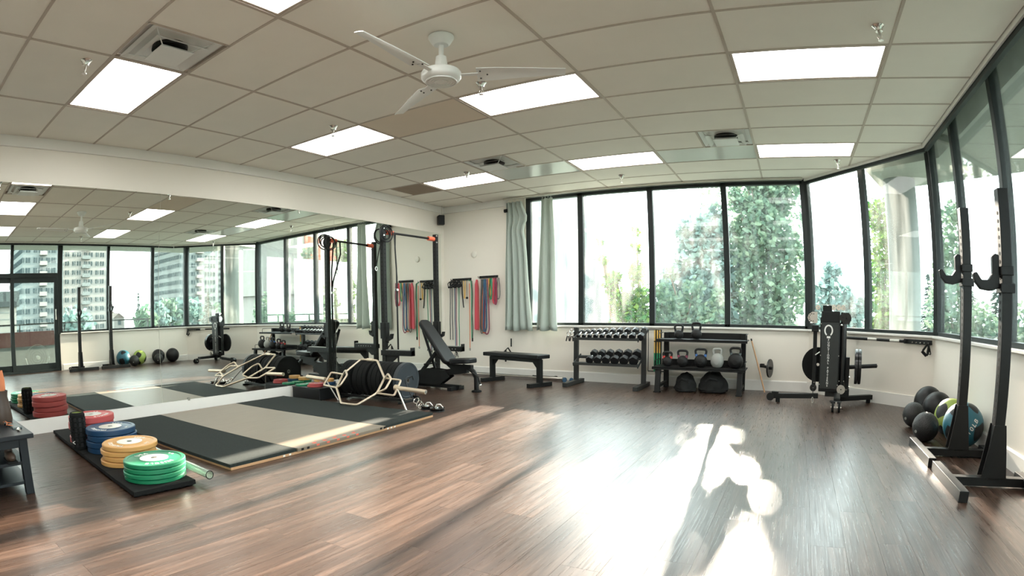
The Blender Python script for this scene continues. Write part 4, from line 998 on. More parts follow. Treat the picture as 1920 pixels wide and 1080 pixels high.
# ================================================================== barbells on the floor by the wall
def barbell(y, x0, x1, z, lb, r_=.013, m='alu'):
    t = thing('barbell', lb, 'barbell', (0, 0, 0), 0, 'bars along the back wall')
    MB().cyl((x0 + .3, y, z), (x1 - .42, y, z), r_, 12).build('shaft', M[m], t, smooth=True)
    for a, b in ((x0, x0 + .3), (x1 - .42, x1)): MB().cyl((a, y, z), (b, y, z), .025, 16).cyl((a, y, z), (a + .02, y, z), .027, 16).cyl((b - .03, y, z), (b, y, z), .033, 16).build('sleeve', M[m], t, smooth=True)
barbell(8.14, .55, 2.46, .035, 'chrome barbell lying on the floor along the back wall under the flat bench')
barbell(8.22, .30, 2.32, .035, 'second barbell tucked against the baseboard behind the first', m='grey_steel')
wp = thing('band_anchor', 'short black tubes hanging on the wall behind the flat bench', 'anchor', (1.42, 8.28, 0))
MB().cyl((.06, -.02, .52), (.06, -.02, .66), .012, 8).cyl((-.04, -.03, .26), (-.04, -.03, .46), .016, 8).tube([(0, -.02, .5), (.08, -.04, .40), (.14, -.03, .34)], .012, 6).tube([(0, -.02, .5), (-.08, -.04, .42), (-.1, -.03, .34)], .008, 6).build('tubes', M['black'], wp)

# ================================================================== dumbbell rack
db = thing('dumbbell_rack', 'grey steel two-tier dumbbell rack below the second back window', 'rack', (0, 0, 0))
for x, nm in ((2.75, 'l'), (3.79, 'r')):
    MB().bb(x - .033, x + .033, 7.93, 7.99, .04, .86).build('post', M['grey_steel'], db, bev=.004)
    MB().bb(x - .035, x + .035, 7.50, 8.22, 0, .06).build('foot', M['grey_steel'], db, bev=.004)
def tier(z, nm):
    for dy, dz, k in ((-.14, 0, 0), (.07, .085, 1)):
        MB().prism([(7.93 + dy - .045, z + dz - .02), (7.93 + dy + .035, z + dz + .012), (7.93 + dy + .035, z + dz + .02), (7.93 + dy - .045, z + dz - .012), (7.93 + dy - .05, z + dz + .015), (7.93 + dy - .055, z + dz + .015), (7.93 + dy - .055, z + dz - .02)], 2.78, 3.76, 'YZ').build('shelf_rail', M['grey_steel'], db)
    for x in (2.785, 3.755): MB().bar((x, 7.74, z - .02), (x, 8.06, z + .11), .012, .04).build('shelf_bracket', M['grey_steel'], db)
tier(.70, 'upper'); tier(.33, 'lower')
tilt = math.atan2(.085, .21)
def hexdb(hr, hl, gl, handle, name, lb, grp):
    t = thing(name, lb, 'dumbbell', (0, 0, 0), 0, grp)
    for s in (-1, 1):
        c0, c1 = s * gl / 2, s * (gl / 2 + hl)
        mb = MB().cyl((0, c0, 0), (0, c1, 0), hr, 6); mb.build('head', M['ballblk'], t, bev=.006)
    MB().cyl((0, -gl / 2, 0), (0, gl / 2, 0), .014, 12).build('handle', M[handle], t, smooth=True)
    return t
upn = ['smallest', 'second smallest', 'third', 'fourth', 'fifth', 'sixth', 'seventh', 'eighth', 'ninth', 'last and largest']
x = 2.835
for k in range(10):
    hr = .030 + k * .0027
    t = hexdb(hr, .05 + k * .004, .115, 'chrome', 'hex_dumbbell', '%s hex dumbbell from the left on the upper rack tier' % upn[k], 'hex dumbbells on the upper tier')
    t.location = (x, 7.905, .752 + hr * .5); t.rotation_euler = (tilt, 0, 0); x += hr + .030 + (k + 1) * .0027 + .021
x = 3.02
for k in range(6):
    hr = .058 + k * .0025
    t = hexdb(hr, .085, .12, 'chrome', 'heavy_hex_dumbbell', '%s heavy hex dumbbell from the left on the lower rack tier' % ['first', 'second', 'third', 'fourth', 'fifth', 'sixth'][k], 'hex dumbbells on the lower tier')
    t.location = (x, 7.905, .385 + hr * .80); t.rotation_euler = (tilt, 0, 0); x += hr * 2 + .006
for k, x in enumerate((2.52, 2.63)):
    t = thing('small_blue_dumbbell', ['small blue dumbbell on the floor, left of the pair by the rack foot', 'small blue dumbbell on the floor, right of the pair by the rack foot'][k], 'dumbbell', (x, 8.06, .032), R(20))
    for s in (-1, 1): MB().cyl((0, s * .035, 0), (0, s * .075, 0), .034, 8).build('head', M['band_blue'], t, bev=.006)
    MB().cyl((0, -.04, 0), (0, .04, 0), .014, 10).build('handle', M['chrome'], t)
ck = thing('spring_collars', 'pair of chrome spring clips hanging on the left dumbbell rack post', 'clip', (2.66, 7.93, .68))
for dx in (-.03, .03):
    MB().tube([(dx + .026 * math.cos(a * PI / 7), .02 * (a / 14), .08 + .03 * math.sin(a * PI / 7)) for a in range(28)], .004, 6).build('coil', M['chrome'], ck)
    MB().bar((dx - .012, 0, .05), (dx - .03, -.01, -.03), .012, .02).bar((dx + .012, 0, .05), (dx + .02, -.01, -.03), .012, .02).build('grip', M['vinyl'], ck)
cr = thing('silver_collar_clamp', 'silver clamp resting over the left end of the dumbbell rack', 'clamp', (2.70, 7.90, .80))
MB().tube([(.03 * math.cos(a * PI / 8), 0, .03 * math.sin(a * PI / 8)) for a in range(16)], .008, 6, True).box((.03, 0, .03), (.03, .02, .012)).build('body', M['chrome'], cr)

# striped sticks hanging between the racks
for k, (x, c) in enumerate(((3.925, 'band_orange'), (3.965, 'band_yellow'), (4.0, 'band_yellow'))):
    s_ = thing('striped_stick', ['left striped stick, orange above and green below, hung between the racks', 'middle striped stick, yellow above and green below, hung between the racks', 'right striped stick, yellow above and green below, beside the kettlebell shelf'][k], 'stick', (x, 8.05, 0), 0)
    MB().cyl((0, 0, .50), (0, 0, .83), .010, 10).build('upper_half', M['band_yellow'], s_); MB().cyl((0, 0, .23), (0, 0, .50), .011, 10).build('lower_half', M['band_green'], s_)
    MB().cyl((.018, .01, .20), (.018, .01, .83), .010, 8).build('black_rod', M['black'], s_)
    MB().cyl((0, 0, .66), (0, 0, .675), .013, 10).build('band', M['black'], s_)
hb = tag(MB().cyl((3.83, 8.05, .235), (4.08, 8.05, .235), .008, 8).cyl((3.83, 8.05, .835), (4.03, 8.05, .835), .006, 8).cyl((3.83, 8.05, .235), (3.83, 8.05, .835), .006, 8).build('stick_hanger', M['grey_steel']), 'thin grey steel hanger holding the striped sticks between the racks', 'hanger')

# ================================================================== kettlebell shelf
ks = thing('kettlebell_shelf', 'black two-tier kettlebell shelf standing under the third back window', 'shelf', (0, 0, 0))
kx0, kx1 = 4.03, 5.27; kyf, kyb = 7.58, 8.20
for x in (kx0 + .05, kx1 - .05):
    MB().prism([(kyf - .02, 0), (kyf + .05, 0), (kyf + .09, .33), (kyf + .03, .33)], x - .035, x + .035, 'YZ').build('front_leg', M['black'], ks, bev=.004)
    MB().prism([(kyb - .06, 0), (kyb, 0), (kyb - .02, .80), (kyb - .08, .80)], x - .035, x + .035, 'YZ').build('back_leg', M['black'], ks, bev=.004)
    MB().bb(x - .025, x + .025, kyf + .05, kyb - .05, .06, .10).build('side_stretcher', M['black'], ks, bev=.003)
    MB().bb(x - .045, x + .045, kyf - .03, kyf + .06, 0, .012).build('foot_pad', M['rubber'], ks)
def tray(z, y0, y1, nm):
    MB().bb(kx0 - .03, kx1 + .03, y0, y1, z - .012, z).bb(kx0 - .03, kx1 + .03, y0, y0 + .012, z - .035, z).bb(kx0 + .02, kx1, y1 - .01, y1, z, z + .085).build('tray', M['black'], ks, bev=.002)
    MB().tube(rnd([(kx0 - .01, y0 + .08, z), (kx0 - .01, y0 + .08, z + .08), (kx0 - .01, y1, z + .08)], .03), .006, 8).build('end_guard', M['black'], ks)
    MB().tube(rnd([(kx1 + .01, y0 + .08, z), (kx1 + .01, y0 + .08, z + .08), (kx1 + .01, y1, z + .08)], .03), .006, 8).build('end_guard', M['black'], ks)
tray(.345, kyf, kyf + .42, 'lower'); tray(.715, kyf + .22, kyb - .0, 'upper')
def kettle(lb, loc, r, hh, hw, body='cast', ringm=None, rz=0, comp=False, face=False, handle=None):
    t = thing('kettlebell', lb, 'kettlebell', loc, rz, None)
    sy = 1.12 if comp else 1.0
    prof = [(0, 0)] + [(r * math.sin(R(q_)), (r * .90 - r * math.cos(R(q_))) * sy) for q_ in range(30, 172, 9)] + [(0, 1.9 * r * sy)]
    prof = [(a_, max(b_, 0)) for a_, b_ in prof]
    MB().lathe(prof, seg=36).build('body', M[body], t, smooth=True)
    zt = prof[-2][1] - .015
    hr = .0155
    pts = [(-hw * .72, 0, zt - .03), (-hw * .95, 0, zt + hh * .45), (-hw, 0, zt + hh * .75), (-hw * .72, 0, zt + hh), (hw * .72, 0, zt + hh), (hw, 0, zt + hh * .75), (hw * .95, 0, zt + hh * .45), (hw * .72, 0, zt - .03)]
    MB().tube(rnd(pts, .03), hr, 12).build('handle', M[handle or body], t, smooth=True)
    if ringm:
        for s in (-1, 1):
            MB().cyl((s * hw * .76, 0, zt - .012), (s * hw * .86, 0, zt + .022), hr + .004, 14).build('colour_ring', M[ringm], t)
    MB().lathe([(0, r * .985), (r * .34, r * .96), (r * .37, r * .93), (r * .37, r * .90)], (0, 0, r * .85), seg=24, rot=Matrix.Rotation(PI / 2, 3, 'X')).build('face_disc', M[body], t, smooth=True)
    return t
g = 'kettlebells'
kettle('smallest kettlebell with red handle rings at the left of the lower shelf', (4.19, 7.72, .347), .072, .072, .062, ringm='kb_red')
kettle('kettlebell with faint red ring, second from the left on the lower shelf', (4.40, 7.74, .347), .080, .085, .068, ringm='band_maroon')
kettle('kettlebell with blue handle rings in the middle of the lower shelf', (4.655, 7.75, .347), .092, .088, .078, ringm='kb_blue')
kettle('pale grey competition kettlebell, second from the right on the lower shelf', (4.885, 7.76, .347), .093, .075, .058, body='kb_grey', comp=True, handle='kb_grey')
kettle('largest kettlebell at the right of the lower shelf', (5.14, 7.78, .347), .107, .088, .074, ringm='band_grey')
def face_kb(lb, loc, r, hh, hw, ape):
    t = kettle(lb, loc, r, hh, hw, body='cast')
    return t
face_kb('smaller sculpted kettlebell at the left end of the upper shelf', (4.30, 7.95, .717), .066, .082, .058, False)
face_kb('larger sculpted kettlebell, right of the other on the upper shelf', (4.555, 7.95, .717), .076, .095, .062, True)
def lumpbag(name, lb, loc, rx, ry, rz_, seed):
    random.seed(seed); from mathutils import noise
    mb = MB(); v = bmesh.ops.create_icosphere(mb.b, subdivisions=4, radius=1)['verts']
    for q in v:
        d = q.co.copy(); n = noise.noise(d * 2.1 + Vector((seed, 0, 0))) * .16 + noise.noise(d * 5 + Vector((0, seed, 0))) * .07
        p = d * (1 + n); hz = math.hypot(d.x, d.y) + 1e-6; ex = (min(1, .25 + hz) ** .5 / max(hz, .5)) if d.z < 0 else 1; ex = min(ex, 1.35); q.co = Vector((p.x * rx * ex, p.y * ry * ex, max(p.z * (rz_ * (1.25 if p.z > 0 else .5)), -rz_ * .40) + rz_ * .40))
    t = thing(name, lb, 'bag', loc)
    mb.build('body', M['bag'], t, smooth=True)
    MB().tube([(-rx * .5, -ry * .8, rz_ * .9), (-rx * .2, -ry * 1.02, rz_ * 1.2), (rx * .3, -ry * .95, rz_ * 1.1), (rx * .55, -ry * .75, rz_ * .7)], .01, 6, flat=(.016, .005)).build('carry_strap', M['bag'], t)
lumpbag('canvas_bag', 'smaller slumped black bag on the floor under the shelf, on the left', (4.43, 7.82, 0), .150, .13, .155, 3)
lumpbag('canvas_bag', 'larger rounded black bag on the floor under the shelf, on the right', (4.83, 7.86, 0), .205, .16, .175, 8)
dw = thing('wooden_dowel', 'pale wooden dowel leaning from the floor onto the kettlebell shelf corner', 'dowel', (0, 0, 0))
MB().cyl((5.56, 8.02, .01), (5.335, 8.20, .70), .011, 12).build('rod', M['wood'], dw, smooth=True)
MB().cyl((5.335, 8.20, .70), (5.325, 8.208, .73), .012, 12).build('end_cap', M['black'], dw)
wpg = thing('wall_plate_peg', 'small black weight plate on a peg low on the wall beside the dowel', 'weight plate', (5.52, 8.20, .33), R(-18))
MB().lathe([(.02, -.012), (.125, -.012), (.13, -.008), (.13, .008), (.125, .012), (.02, .012)], (.10, 0, 0), 'X', 32, closed=True).build('plate', M['blackg'], wpg, smooth=True)
MB().cyl((-.04, 0, .03), (.14, 0, -.0), .02, 14).box((-.03, .02, .03), (.05, .06, .05)).build('peg', M['black'], wpg)

# ================================================================== cable trainer
ct = thing('cable_trainer', 'tall black folding cable machine on a wheeled base with white lettering', 'cable machine', (6.43, 7.28, 0), R(-6))
# local: -y faces the room
MB().bb(-.13, .13, -.08, .10, .16, 1.06).build('mast', M['black'], ct, bev=.008)
MB().prism([(-.115, -.085), (.115, -.085), (.115, -.080), (-.115, -.080)], .20, 1.0).build('front_cover', M['grey_steel'], ct, bev=.002)
MB().bb(-.115, .13, -.09, .10, 1.0, 1.13).build('head_block', M['black'], ct, bev=.006)
MB().cyl((.175, 0, .18), (.175, 0, 1.0), .045, 20).build('right_column', M['blackg'], ct, smooth=True)
MB().bb(-.225, -.175, -.03, .03, .20, .93).build('left_arm', M['black'], ct, bev=.005)
MB().bb(-.245, -.155, -.05, .05, .88, .96).build('left_arm_bracket', M['black'], ct, bev=.004)
MB().bb(-.04, .28, -.05, .06, .10, .20).build('base_block', M['black'], ct, bev=.005)
def pulley(p, r_, nm='pulley', w_=.03):
    o = MB().lathe([(.008, -w_ / 2), (r_, -w_ / 2), (r_ * .84, -w_ / 4), (r_ * .84, w_ / 4), (r_, w_ / 2), (.008, w_ / 2)], p, 'Y', 28, closed=True).build(nm, M['blackg'], ct, smooth=True); return o
MB().prism([(-.17, .985), (-.17, 1.12), (-.24, 1.12), (-.285, 1.09), (-.30, 1.05), (-.285, 1.01), (-.24, .985)], -.06, -.052, 'XZ').build('pulley_guard', M['alu'], ct)
mb = MB()
for k in range(7):
    a = R(70 + k * 35); mb.cyl((-.235 + .045 * math.cos(a), -.063, 1.052 + .045 * math.sin(a)), (-.235 + .045 * math.cos(a), -.059, 1.052 + .045 * math.sin(a)), .007, 8)
mb.build('guard_holes', M['void'], ct, kind='stuff')
MB().ball((-.25, -.08, .985), .016, 12).build('guard_pin', M['chrome'], ct, smooth=True)
pulley((-.235, -.03, 1.052), .062); pulley((.21, -.05, 1.05), .068); pulley((.165, -.09, 1.06), .045)
MB().prism([(.14, .98), (.25, .98), (.27, 1.02), (.27, 1.09), (.24, 1.12), (.14, 1.12)], -.01, .0, 'XZ').build('pulley_guard', M['black'], ct)
MB().ball((.15, -.1, .97), .016, 12).build('guard_pin', M['chrome'], ct, smooth=True)
MB().bb(-.10, .02, -.05, .05, 1.13, 1.20).build('top_block', M['black'], ct, bev=.004)
MB().bb(-.13, .21, -.01, .0, 1.205, 1.212).build('top_plate', M['alu'], ct)
for x, m_ in ((-.165, 'chrome'), (.045, 'chrome'), (.11, 'chrome'), (.17, 'chrome')):
    MB().lathe([(.006, -.014), (.032, -.014), (.026, -.005), (.026, .005), (.032, .014), (.006, .014)], (x, -.02, 1.175), 'Y', 22, closed=True).build('top_pulley', M[m_], ct, smooth=True)
# disc weights left (rear) and right with horn
for xx, nn in ((-.245, 'disc_plate'),):
    MB().lathe([(.02, -.022), (.21, -.022), (.215, -.018), (.215, .018), (.21, .022), (.02, .022)], (-.16, .13, .47), 'Y', 48, closed=True).build('disc_plate', M['rubber'], ct, smooth=True)
for k, xx in enumerate((.36, .405)):
    MB().lathe([(.026, -.02), (.07, -.02), (.075, -.013), (.165, -.013), (.17, -.02), (.21, -.02), (.215, -.015), (.215, .015), (.21, .02), (.17, .02), (.165, .013), (.075, .013), (.07, .02), (.026, .02)], (xx, .08, .47), 'X', 48, closed=True).build('horn_plate', M['blackg'], ct, smooth=True)
MB().cyl((.22, .08, .455), (.64, .08, .49), .025, 18).build('weight_horn', M['black'], ct, smooth=True)
MB().ball((.645, .08, .49), .008, 8).build('horn_tip', M['chrome'], ct)
MB().bb(.205, .27, .03, .12, .18, .58).build('horn_bracket', M['black'], ct, bev=.004)
for z in (.22, .34): MB().cyl((.27, .04, z), (.278, .04, z), .012, 8).build('bolt', M['chrome'], ct)
# base
MB().bar((-.13, -.02, .10), (-.72, -.06, .075), .07, .06).build('left_base_leg', M['black'], ct, bev=.005)
MB().cyl((-.76, -.11, .065), (-.76, -.03, .065), .05, 20).box((-.70, -.07, .115), (.09, .05, .03)).build('caster_wheel', M['black'], ct, smooth=True)
MB().cyl((-.66, -.07, 0), (-.66, -.07, .05), .028, 14).build('levelling_foot', M['rubber'], ct)
MB().bar((.16, .02, .075), (.60, .34, .075), .07, .06).build('right_base_leg', M['black'], ct, bev=.005)
MB().cyl((.56, .31, 0), (.56, .31, .05), .03, 14).build('levelling_foot', M['rubber'], ct)
MB().bar((.12, -.02, .13), (.13, -.52, .12), .08, .06).prism([(.04, -.5), (.19, -.5), (.17, -.60), (.06, -.60)], .10, .12).build('front_base_leg', M['black'], ct, bev=.005)
for dx in (.085, .165): MB().lathe([(.012, -.014), (.05, -.014), (.055, -.01), (.055, .01), (.05, .014), (.012, .014)], (dx, -.60, .055), 'X', 24, closed=True).build('caster_wheel', M['rubber'], ct, smooth=True)
MB().cyl((.06, -.60, .055), (.19, -.60, .055), .012, 10).bb(.115, .135, -.62, -.56, .05, .12).build('caster_fork', M['alu'], ct)
# cable end
MB().tube([(-.20, -.06, .24), (-.20, -.065, .14), (-.185, -.07, .09)], .006, 6).build('cable', M['black'], ct)
MB().tube([(-.20 + .012 * math.cos(a * PI / 6), -.07, .05 + .035 * math.sin(a * PI / 6)) for a in range(12)], .004, 6, True).build('carabiner', M['alu'], ct)
MB().lathe([(.008, -.012), (.045, -.012), (.038, 0), (.045, .012), (.008, .012)], (-.20, -.05, .20), 'Y', 20, closed=True).build('lower_pulley', M['blackg'], ct, smooth=True)
MB().lathe([(.008, -.012), (.055, -.012), (.046, 0), (.055, .012), (.008, .012)], (.17, -.1, .20), 'Y', 20, closed=True).build('lower_pulley', M['alu'], ct, smooth=True)
mb = MB()
for p in ((-.12, .98), (.12, .6), (-.12, .6), (.12, .25), (-.12, .25), (.14, .30), (.2, .3), (.2, .16), (.24, .2), (.14, .14), (-.24, .27), (-.19, .27)): mb.cyl((p[0], -.093, p[1]), (p[0], -.08, p[1]), .006, 8)
mb.build('screw_heads', M['alu'], ct, kind='stuff')
MB().bar((-.19, -.03, .60), (-.13, -.06, .64), .01, .012).build('latch_pin', M['alu'], ct)
# emblem and vertical lettering
mb = MB()
n = 40; ring_in = []; ring_out = []
for k in range(n + 1):
    a = R(-60 + 300 * k / n)
    ring_in.append((-.02 + .040 * math.cos(a + 0), .90 + .052 * math.sin(a))); ring_out.append((-.02 + .058 * math.cos(a), .90 + .070 * math.sin(a)))
for k in range(n): mb.prism([ring_in[k], ring_out[k], ring_out[k + 1], ring_in[k + 1]], -.0885, -.0865, 'XZ')
mb.bb(-.043, .003, -.0885, -.0865, .808, .832)
mb.prism([(-.052, .842), (-.018, .86), (-.018, .832), (-.045, .820)], -.0885, -.0865, 'XZ') if False else None
bmesh.ops.remove_doubles(mb.b, verts=mb.b.verts[:], dist=1e-5)
mb.build('emblem', M['letter'], ct)
txt = 'FUNCTIONAL PATTERNS'
z = .785
for chx in txt:
    if chx != ' ': font('letter', chx, .036, M['letter'], ct, (-.018, -.0865, z), (PI / 2, 0, 0), .0008)
    z -= .0305
font('mark', 'CP', .03, M['letter'], ct, (-.01, -.0865, .135), (PI / 2, PI / 2, 0), .0008) if False else None

# wall bar on the angled wall and right part
def onch(t_, off): # point on the chamfer wall, t_ from A to B, offset into the room
    a = Vector(A_); b = Vector(B_); d = (b - a).normalized(); n_ = Vector((d.y, -d.x)); 
    if n_.dot(Vector((1, 1))) > 0: n_ = -n_
    return a + (b - a) * t_ + n_ * off
wbz = thing('wall_barbell', 'long black bar with silver taped bands mounted along the angled wall', 'bar', (0, 0, 0))
p0 = onch(.36, .10); p1 = onch(.88, .10)
zt0, zt1 = .80, .80
MB().cyl((*p0, zt0), (*onch(.80, .10), zt1), .018, 14).build('bar', M['black'], wbz, smooth=True)
for a, b in ((.53, .60), (.70, .77)): MB().cyl((*onch(a, .10), .80), (*onch(b, .10), .80), .0195, 14).build('silver_band', M['silver_tape'], wbz)
for a in (.42, .80): MB().bar((*onch(a, .0), .80), (*onch(a, .11), .80), .03, .03).build('bracket', M['black'], wbz)
hrk = thing('hook_rail', 'short black rail with chrome hooks at the end of the angled wall', 'hook rail', (0, 0, 0))
MB().bar((*onch(.785, .03), .80), (*onch(.985, .03), .80), .02, .055).build('rail', M['black'], hrk, bev=.003)
mb = MB()
for k in range(5): c = onch(.85 + k * .028, .05); mb.tube([(c.x, c.y, .80), (c.x - .01, c.y - .02, .79), (c.x, c.y - .03, .80)], .005, 6)
mb.build('hooks', M['chrome'], hrk, kind='stuff')
hg = thing('hanging_grip', 'black nylon hand grip hanging from the hook rail by the window corner', 'grip', (0, 0, 0))
c = onch(.965, .07)
MB().tube(rnd([(c.x, c.y, .79), (c.x - .07, c.y, .70), (c.x - .01, c.y - .01, .65), (c.x + .02, c.y, .72), (c.x, c.y, .79)], .02), .01, 6, flat=(.014, .005)).tube(rnd([(c.x + .01, c.y, .79), (c.x - .02, c.y - .03, .68), (c.x + .04, c.y - .02, .66), (c.x + .01, c.y, .79)], .02), .01, 6, flat=(.014, .005)).build('straps', M['black'], hg)
MB().cyl((c.x - .08, c.y, .70), (c.x - .02, c.y - .01, .645), .016, 12).build('handle', M['vinyl'], hg)

# ================================================================== balls
def panelball(name, lb, c, r, base, panels, rot, cat='medicine ball'):
    t = thing(name, lb, cat, c, 0, None)
    MB().ball((0, 0, 0), r, 40).build('shell', M[base], t, smooth=True)
    q = Euler(rot).to_matrix()
    if panels:
        # curved dark patches, slightly proud of the shell
        for k, (lon, lat, w_, h_) in enumerate(panels):
            mb = MB(); n = 8; vv = []
            for i in range(n + 1):
                row = []
                for j in range(n + 1):
                    u, v = i / n * 2 - 1, j / n * 2 - 1
                    wv = w_ * (1 - .25 * v * v)
                    a, b = R(lon + u * wv), R(lat + v * h_)
                    row.append(mb.b.verts.new(q @ (Vector((math.cos(b) * math.cos(a), math.cos(b) * math.sin(a), math.sin(b))) * (r * 1.004))))
                vv.append(row)
            for i in range(n):
                for j in range(n): mb.b.faces.new((vv[i][j], vv[i + 1][j], vv[i + 1][j + 1], vv[i][j + 1]))
            mb.build('dark_panel', M['ballblk'], t, smooth=True)
    return t
pan = [(0, 0, 24, 20), (90, 10, 22, 22), (180, 0, 24, 20), (270, -5, 22, 24), (45, 62, 40, 16), (225, 62, 40, 16), (135, -58, 34, 18), (315, -55, 34, 18)]
bl_ = panelball('medicine_ball', 'large teal and black medicine ball marked 10LB behind the squat stands', (7.59, 5.10, .195), .195, 'teal', pan, (R(20), R(10), R(-50)))
dirv = (Vector((5.85, 0, 1.08)) - Vector((7.50, 5.20, .195))).normalized()
def ball_text(txt, t, r, yaw, pitch, size, roll=0):
    # letters laid one by one on the sphere
    qf = Matrix.Rotation(yaw, 3, 'Z') @ Matrix.Rotation(-pitch, 3, 'X')
    for k, ch in enumerate(txt):
        off = (k - (len(txt) - 1) / 2) * size * .66 / r
        q = qf @ Matrix.Rotation(roll, 3, 'Y') @ Matrix.Rotation(off, 3, 'Z')
        d = q @ Vector((0, -1, 0)); u = q @ Vector((0, 0, 1)); rr = u.cross(d)
        m3 = Matrix((rr, u, d)).transposed()
        font('letter', ch, size, M['letter'], t, d * (r * 1.006), m3.to_euler(), .0006)
ball_text('10LB', bl_, .195, R(10), R(5), .060, R(-55))
gb = panelball('medicine_ball', 'lime green and black medicine ball half hidden behind the teal one', (7.61, 5.56, .18), .18, 'lime', pan, (R(-30), R(25), R(30)))
panelball('medicine_ball', 'plain black medicine ball in front of the rear grey one', (7.61, 6.10, .175), .175, 'ballblk', [], (0, 0, 0))
panelball('medicine_ball', 'dark grey panelled medicine ball at the back by the angled wall', (7.61, 6.52, .178), .178, 'ballblk', pan[:4], (0, 0, R(20)))
M['slam'] = mat('textured_slam_rubber', (.013, .014, .014), .5, var=.3, scale=60, bump=1.0, bscale=95)
for c, r_, lb in (((7.31, 5.98, .125), .125, 'textured black slam ball left of the medicine balls'), ((7.27, 5.28, .132), .132, 'textured black slam ball nearest the camera, in front of the lime ball')):
    t = thing('slam_ball', lb, 'slam ball', c, 0, 'textured slam balls')
    mb = MB().ball((0, 0, 0), r_, 56)
    for v in mb.b.verts:
        a = math.atan2(v.co.y, v.co.x); b = math.asin(max(-1, min(1, v.co.z / r_)))
        v.co *= 1 + .012 * (math.sin(a * 14) * math.sin(b * 14))
    mb.build('shell', M['slam'], t, smooth=True); MB().cyl((-r_ * .83, -r_ * .5, -.03), (-r_ * .86, -r_ * .53, -.031), .014, 12).build('valve', M['kb_grey'], t)

# ================================================================== squat stands
def stand(x, y, lb, jz, z1, xf):
    t = thing('squat_stand', lb, 'squat stand', (x, y, 0), 0, 'pair of squat stands')
    MB().bb(-.038, .038, -.038, .038, .06, z1).build('upright', M['black'], t, bev=.004)
    mb = MB()
    for k in range(int((z1 - .5) / .052)):
        z = .42 + k * .052; mb.cyl((-.0388, 0, z), (-.037, 0, z), .012, 8)
    mb.build('pin_holes', M['void'], t, kind='stuff')
    mb = MB()
    for k in range(2): mb.cyl((0, -.0392, .18 + k * .13), (0, -.0375, .18 + k * .13), .011, 8)
    mb.build('bolt_heads', M['kb_grey'], t, kind='stuff')
    x0 = xf - x; x1 = 7.76 - x
    MB().bb(x0, x1 - .04, -.033, .033, .012, .07).build('cross_beam', M['black'], t, bev=.003)
    for xx in (x0, x1 - .04): 
        MB().bb(xx - .033, xx + .033, -.38 if xx < 0 else -.17, .38 if xx < 0 else .17, 0, .072).build('foot_tube', M['black'], t, bev=.003)
        MB().bb(xx - .026, xx + .026, (-.3815 if xx < 0 else -.1715), (-.3795 if xx < 0 else -.1695), .008, .064).build('tube_mouth', M['void'], t)
    for s in (-1, 1): MB().prism([(-.095, .07), (.095, .07), (.045, .42), (-.045, .42)], s * .0385, s * .0385 + s * .008, 'XZ').build('gusset_plate', M['black'], t, bev=.002)
    jc = MB().bb(-.048, .048, -.048, .048, jz + .16 - .03, jz + .16 + .03)
    jc.prism([(-.048, jz + .05), (-.048, jz + .26), (-.075, jz + .27), (-.10, jz + .25), (-.10, jz + .14), (-.13, jz + .10), (-.18, jz + .10), (-.215, jz + .15), (-.245, jz + .14), (-.235, jz + .09), (-.19, jz + .04), (-.12, jz + .03)], -.02, .02, 'XZ')
    jc.build('j_hook', M['black'], t, bev=.006)
    MB().bb(-.05, .055, -.05, .05, jz + .02, jz + .08).build('hook_sleeve', M['black'], t, bev=.003)
    return t
stand(7.43, 4.72, 'farther black squat stand, beside the medicine balls', 1.32, 1.95, 7.11)
nst = stand(7.44, 3.88, 'nearer black squat stand, tallest at the right of the photo', 1.24, 1.93, 7.12)
t = thing('wheel_fitting', 'small black wheel fitting on the floor at the right wall behind the stands', 'caster', (7.72, 3.80, 0))
MB().bb(-.05, .05, -.10, .10, .03, .08).build('plate', M['black'], t, bev=.004)
MB().lathe([(.008, -.012), (.035, -.012), (.035, .012), (.008, .012)], (0, -.14, .036), 'X', 18, closed=True).build('wheel', M['blackg'], t)

# ================================================================== back wall: bands, curtains, speaker, detector
def rackrail(x0, x1, z, lb):
    t = thing('band_rail', lb, 'hook rail', ((x0 + x1) / 2, YB - .012, z)); a = (x1 - x0) / 2
    MB().bb(-a, a, -.006, .006, -.02, .02).build('rail', M['black'], t)
    for k in range(6): xx = -a + .03 + k * (2 * a - .06) / 5; MB().tube([(xx, 0, -.01), (xx, -.09, -.012), (xx, -.10, .01)], .005, 6).build('hook', M['black'], t)
    return t
rackrail(.26, .66, 1.70, 'left black hook rail on the back wall holding tubes with handles')
rackrail(.83, 1.20, 1.72, 'right black hook rail on the back wall holding flat rubber bands')
def hang(name, lb, pts, r_, m, flat=None, grp=None, extra=None, seg=8):
    t = thing(name, lb, 'resistance band', (0, 0, 0), 0, grp)
    MB().tube([Vector((p[0], YB - p[2] if len(p) > 2 else YB - .07, p[1])) for p in pts], r_, seg if not flat else 4, flat=flat).build('tube' if not flat else 'strip', M[m], t, smooth=not flat)
    return t
def handle(t, x, z, s=1, d=.09):
    MB().tube([(x, YB - d, z), (x - .045 * s, YB - d, z - .07), (x + .02 * s, YB - d - .01, z - .10), (x + .035 * s, YB - d, z - .03), (x, YB - d, z)], .009, 6).build('handle', M['black'], t)
    MB().cyl((x - .045 * s, YB - d, z - .07), (x + .02 * s, YB - d - .01, z - .10), .016, 10).build('grip', M['vinyl'], t)
g = 'tube bands with handles on the left rail'
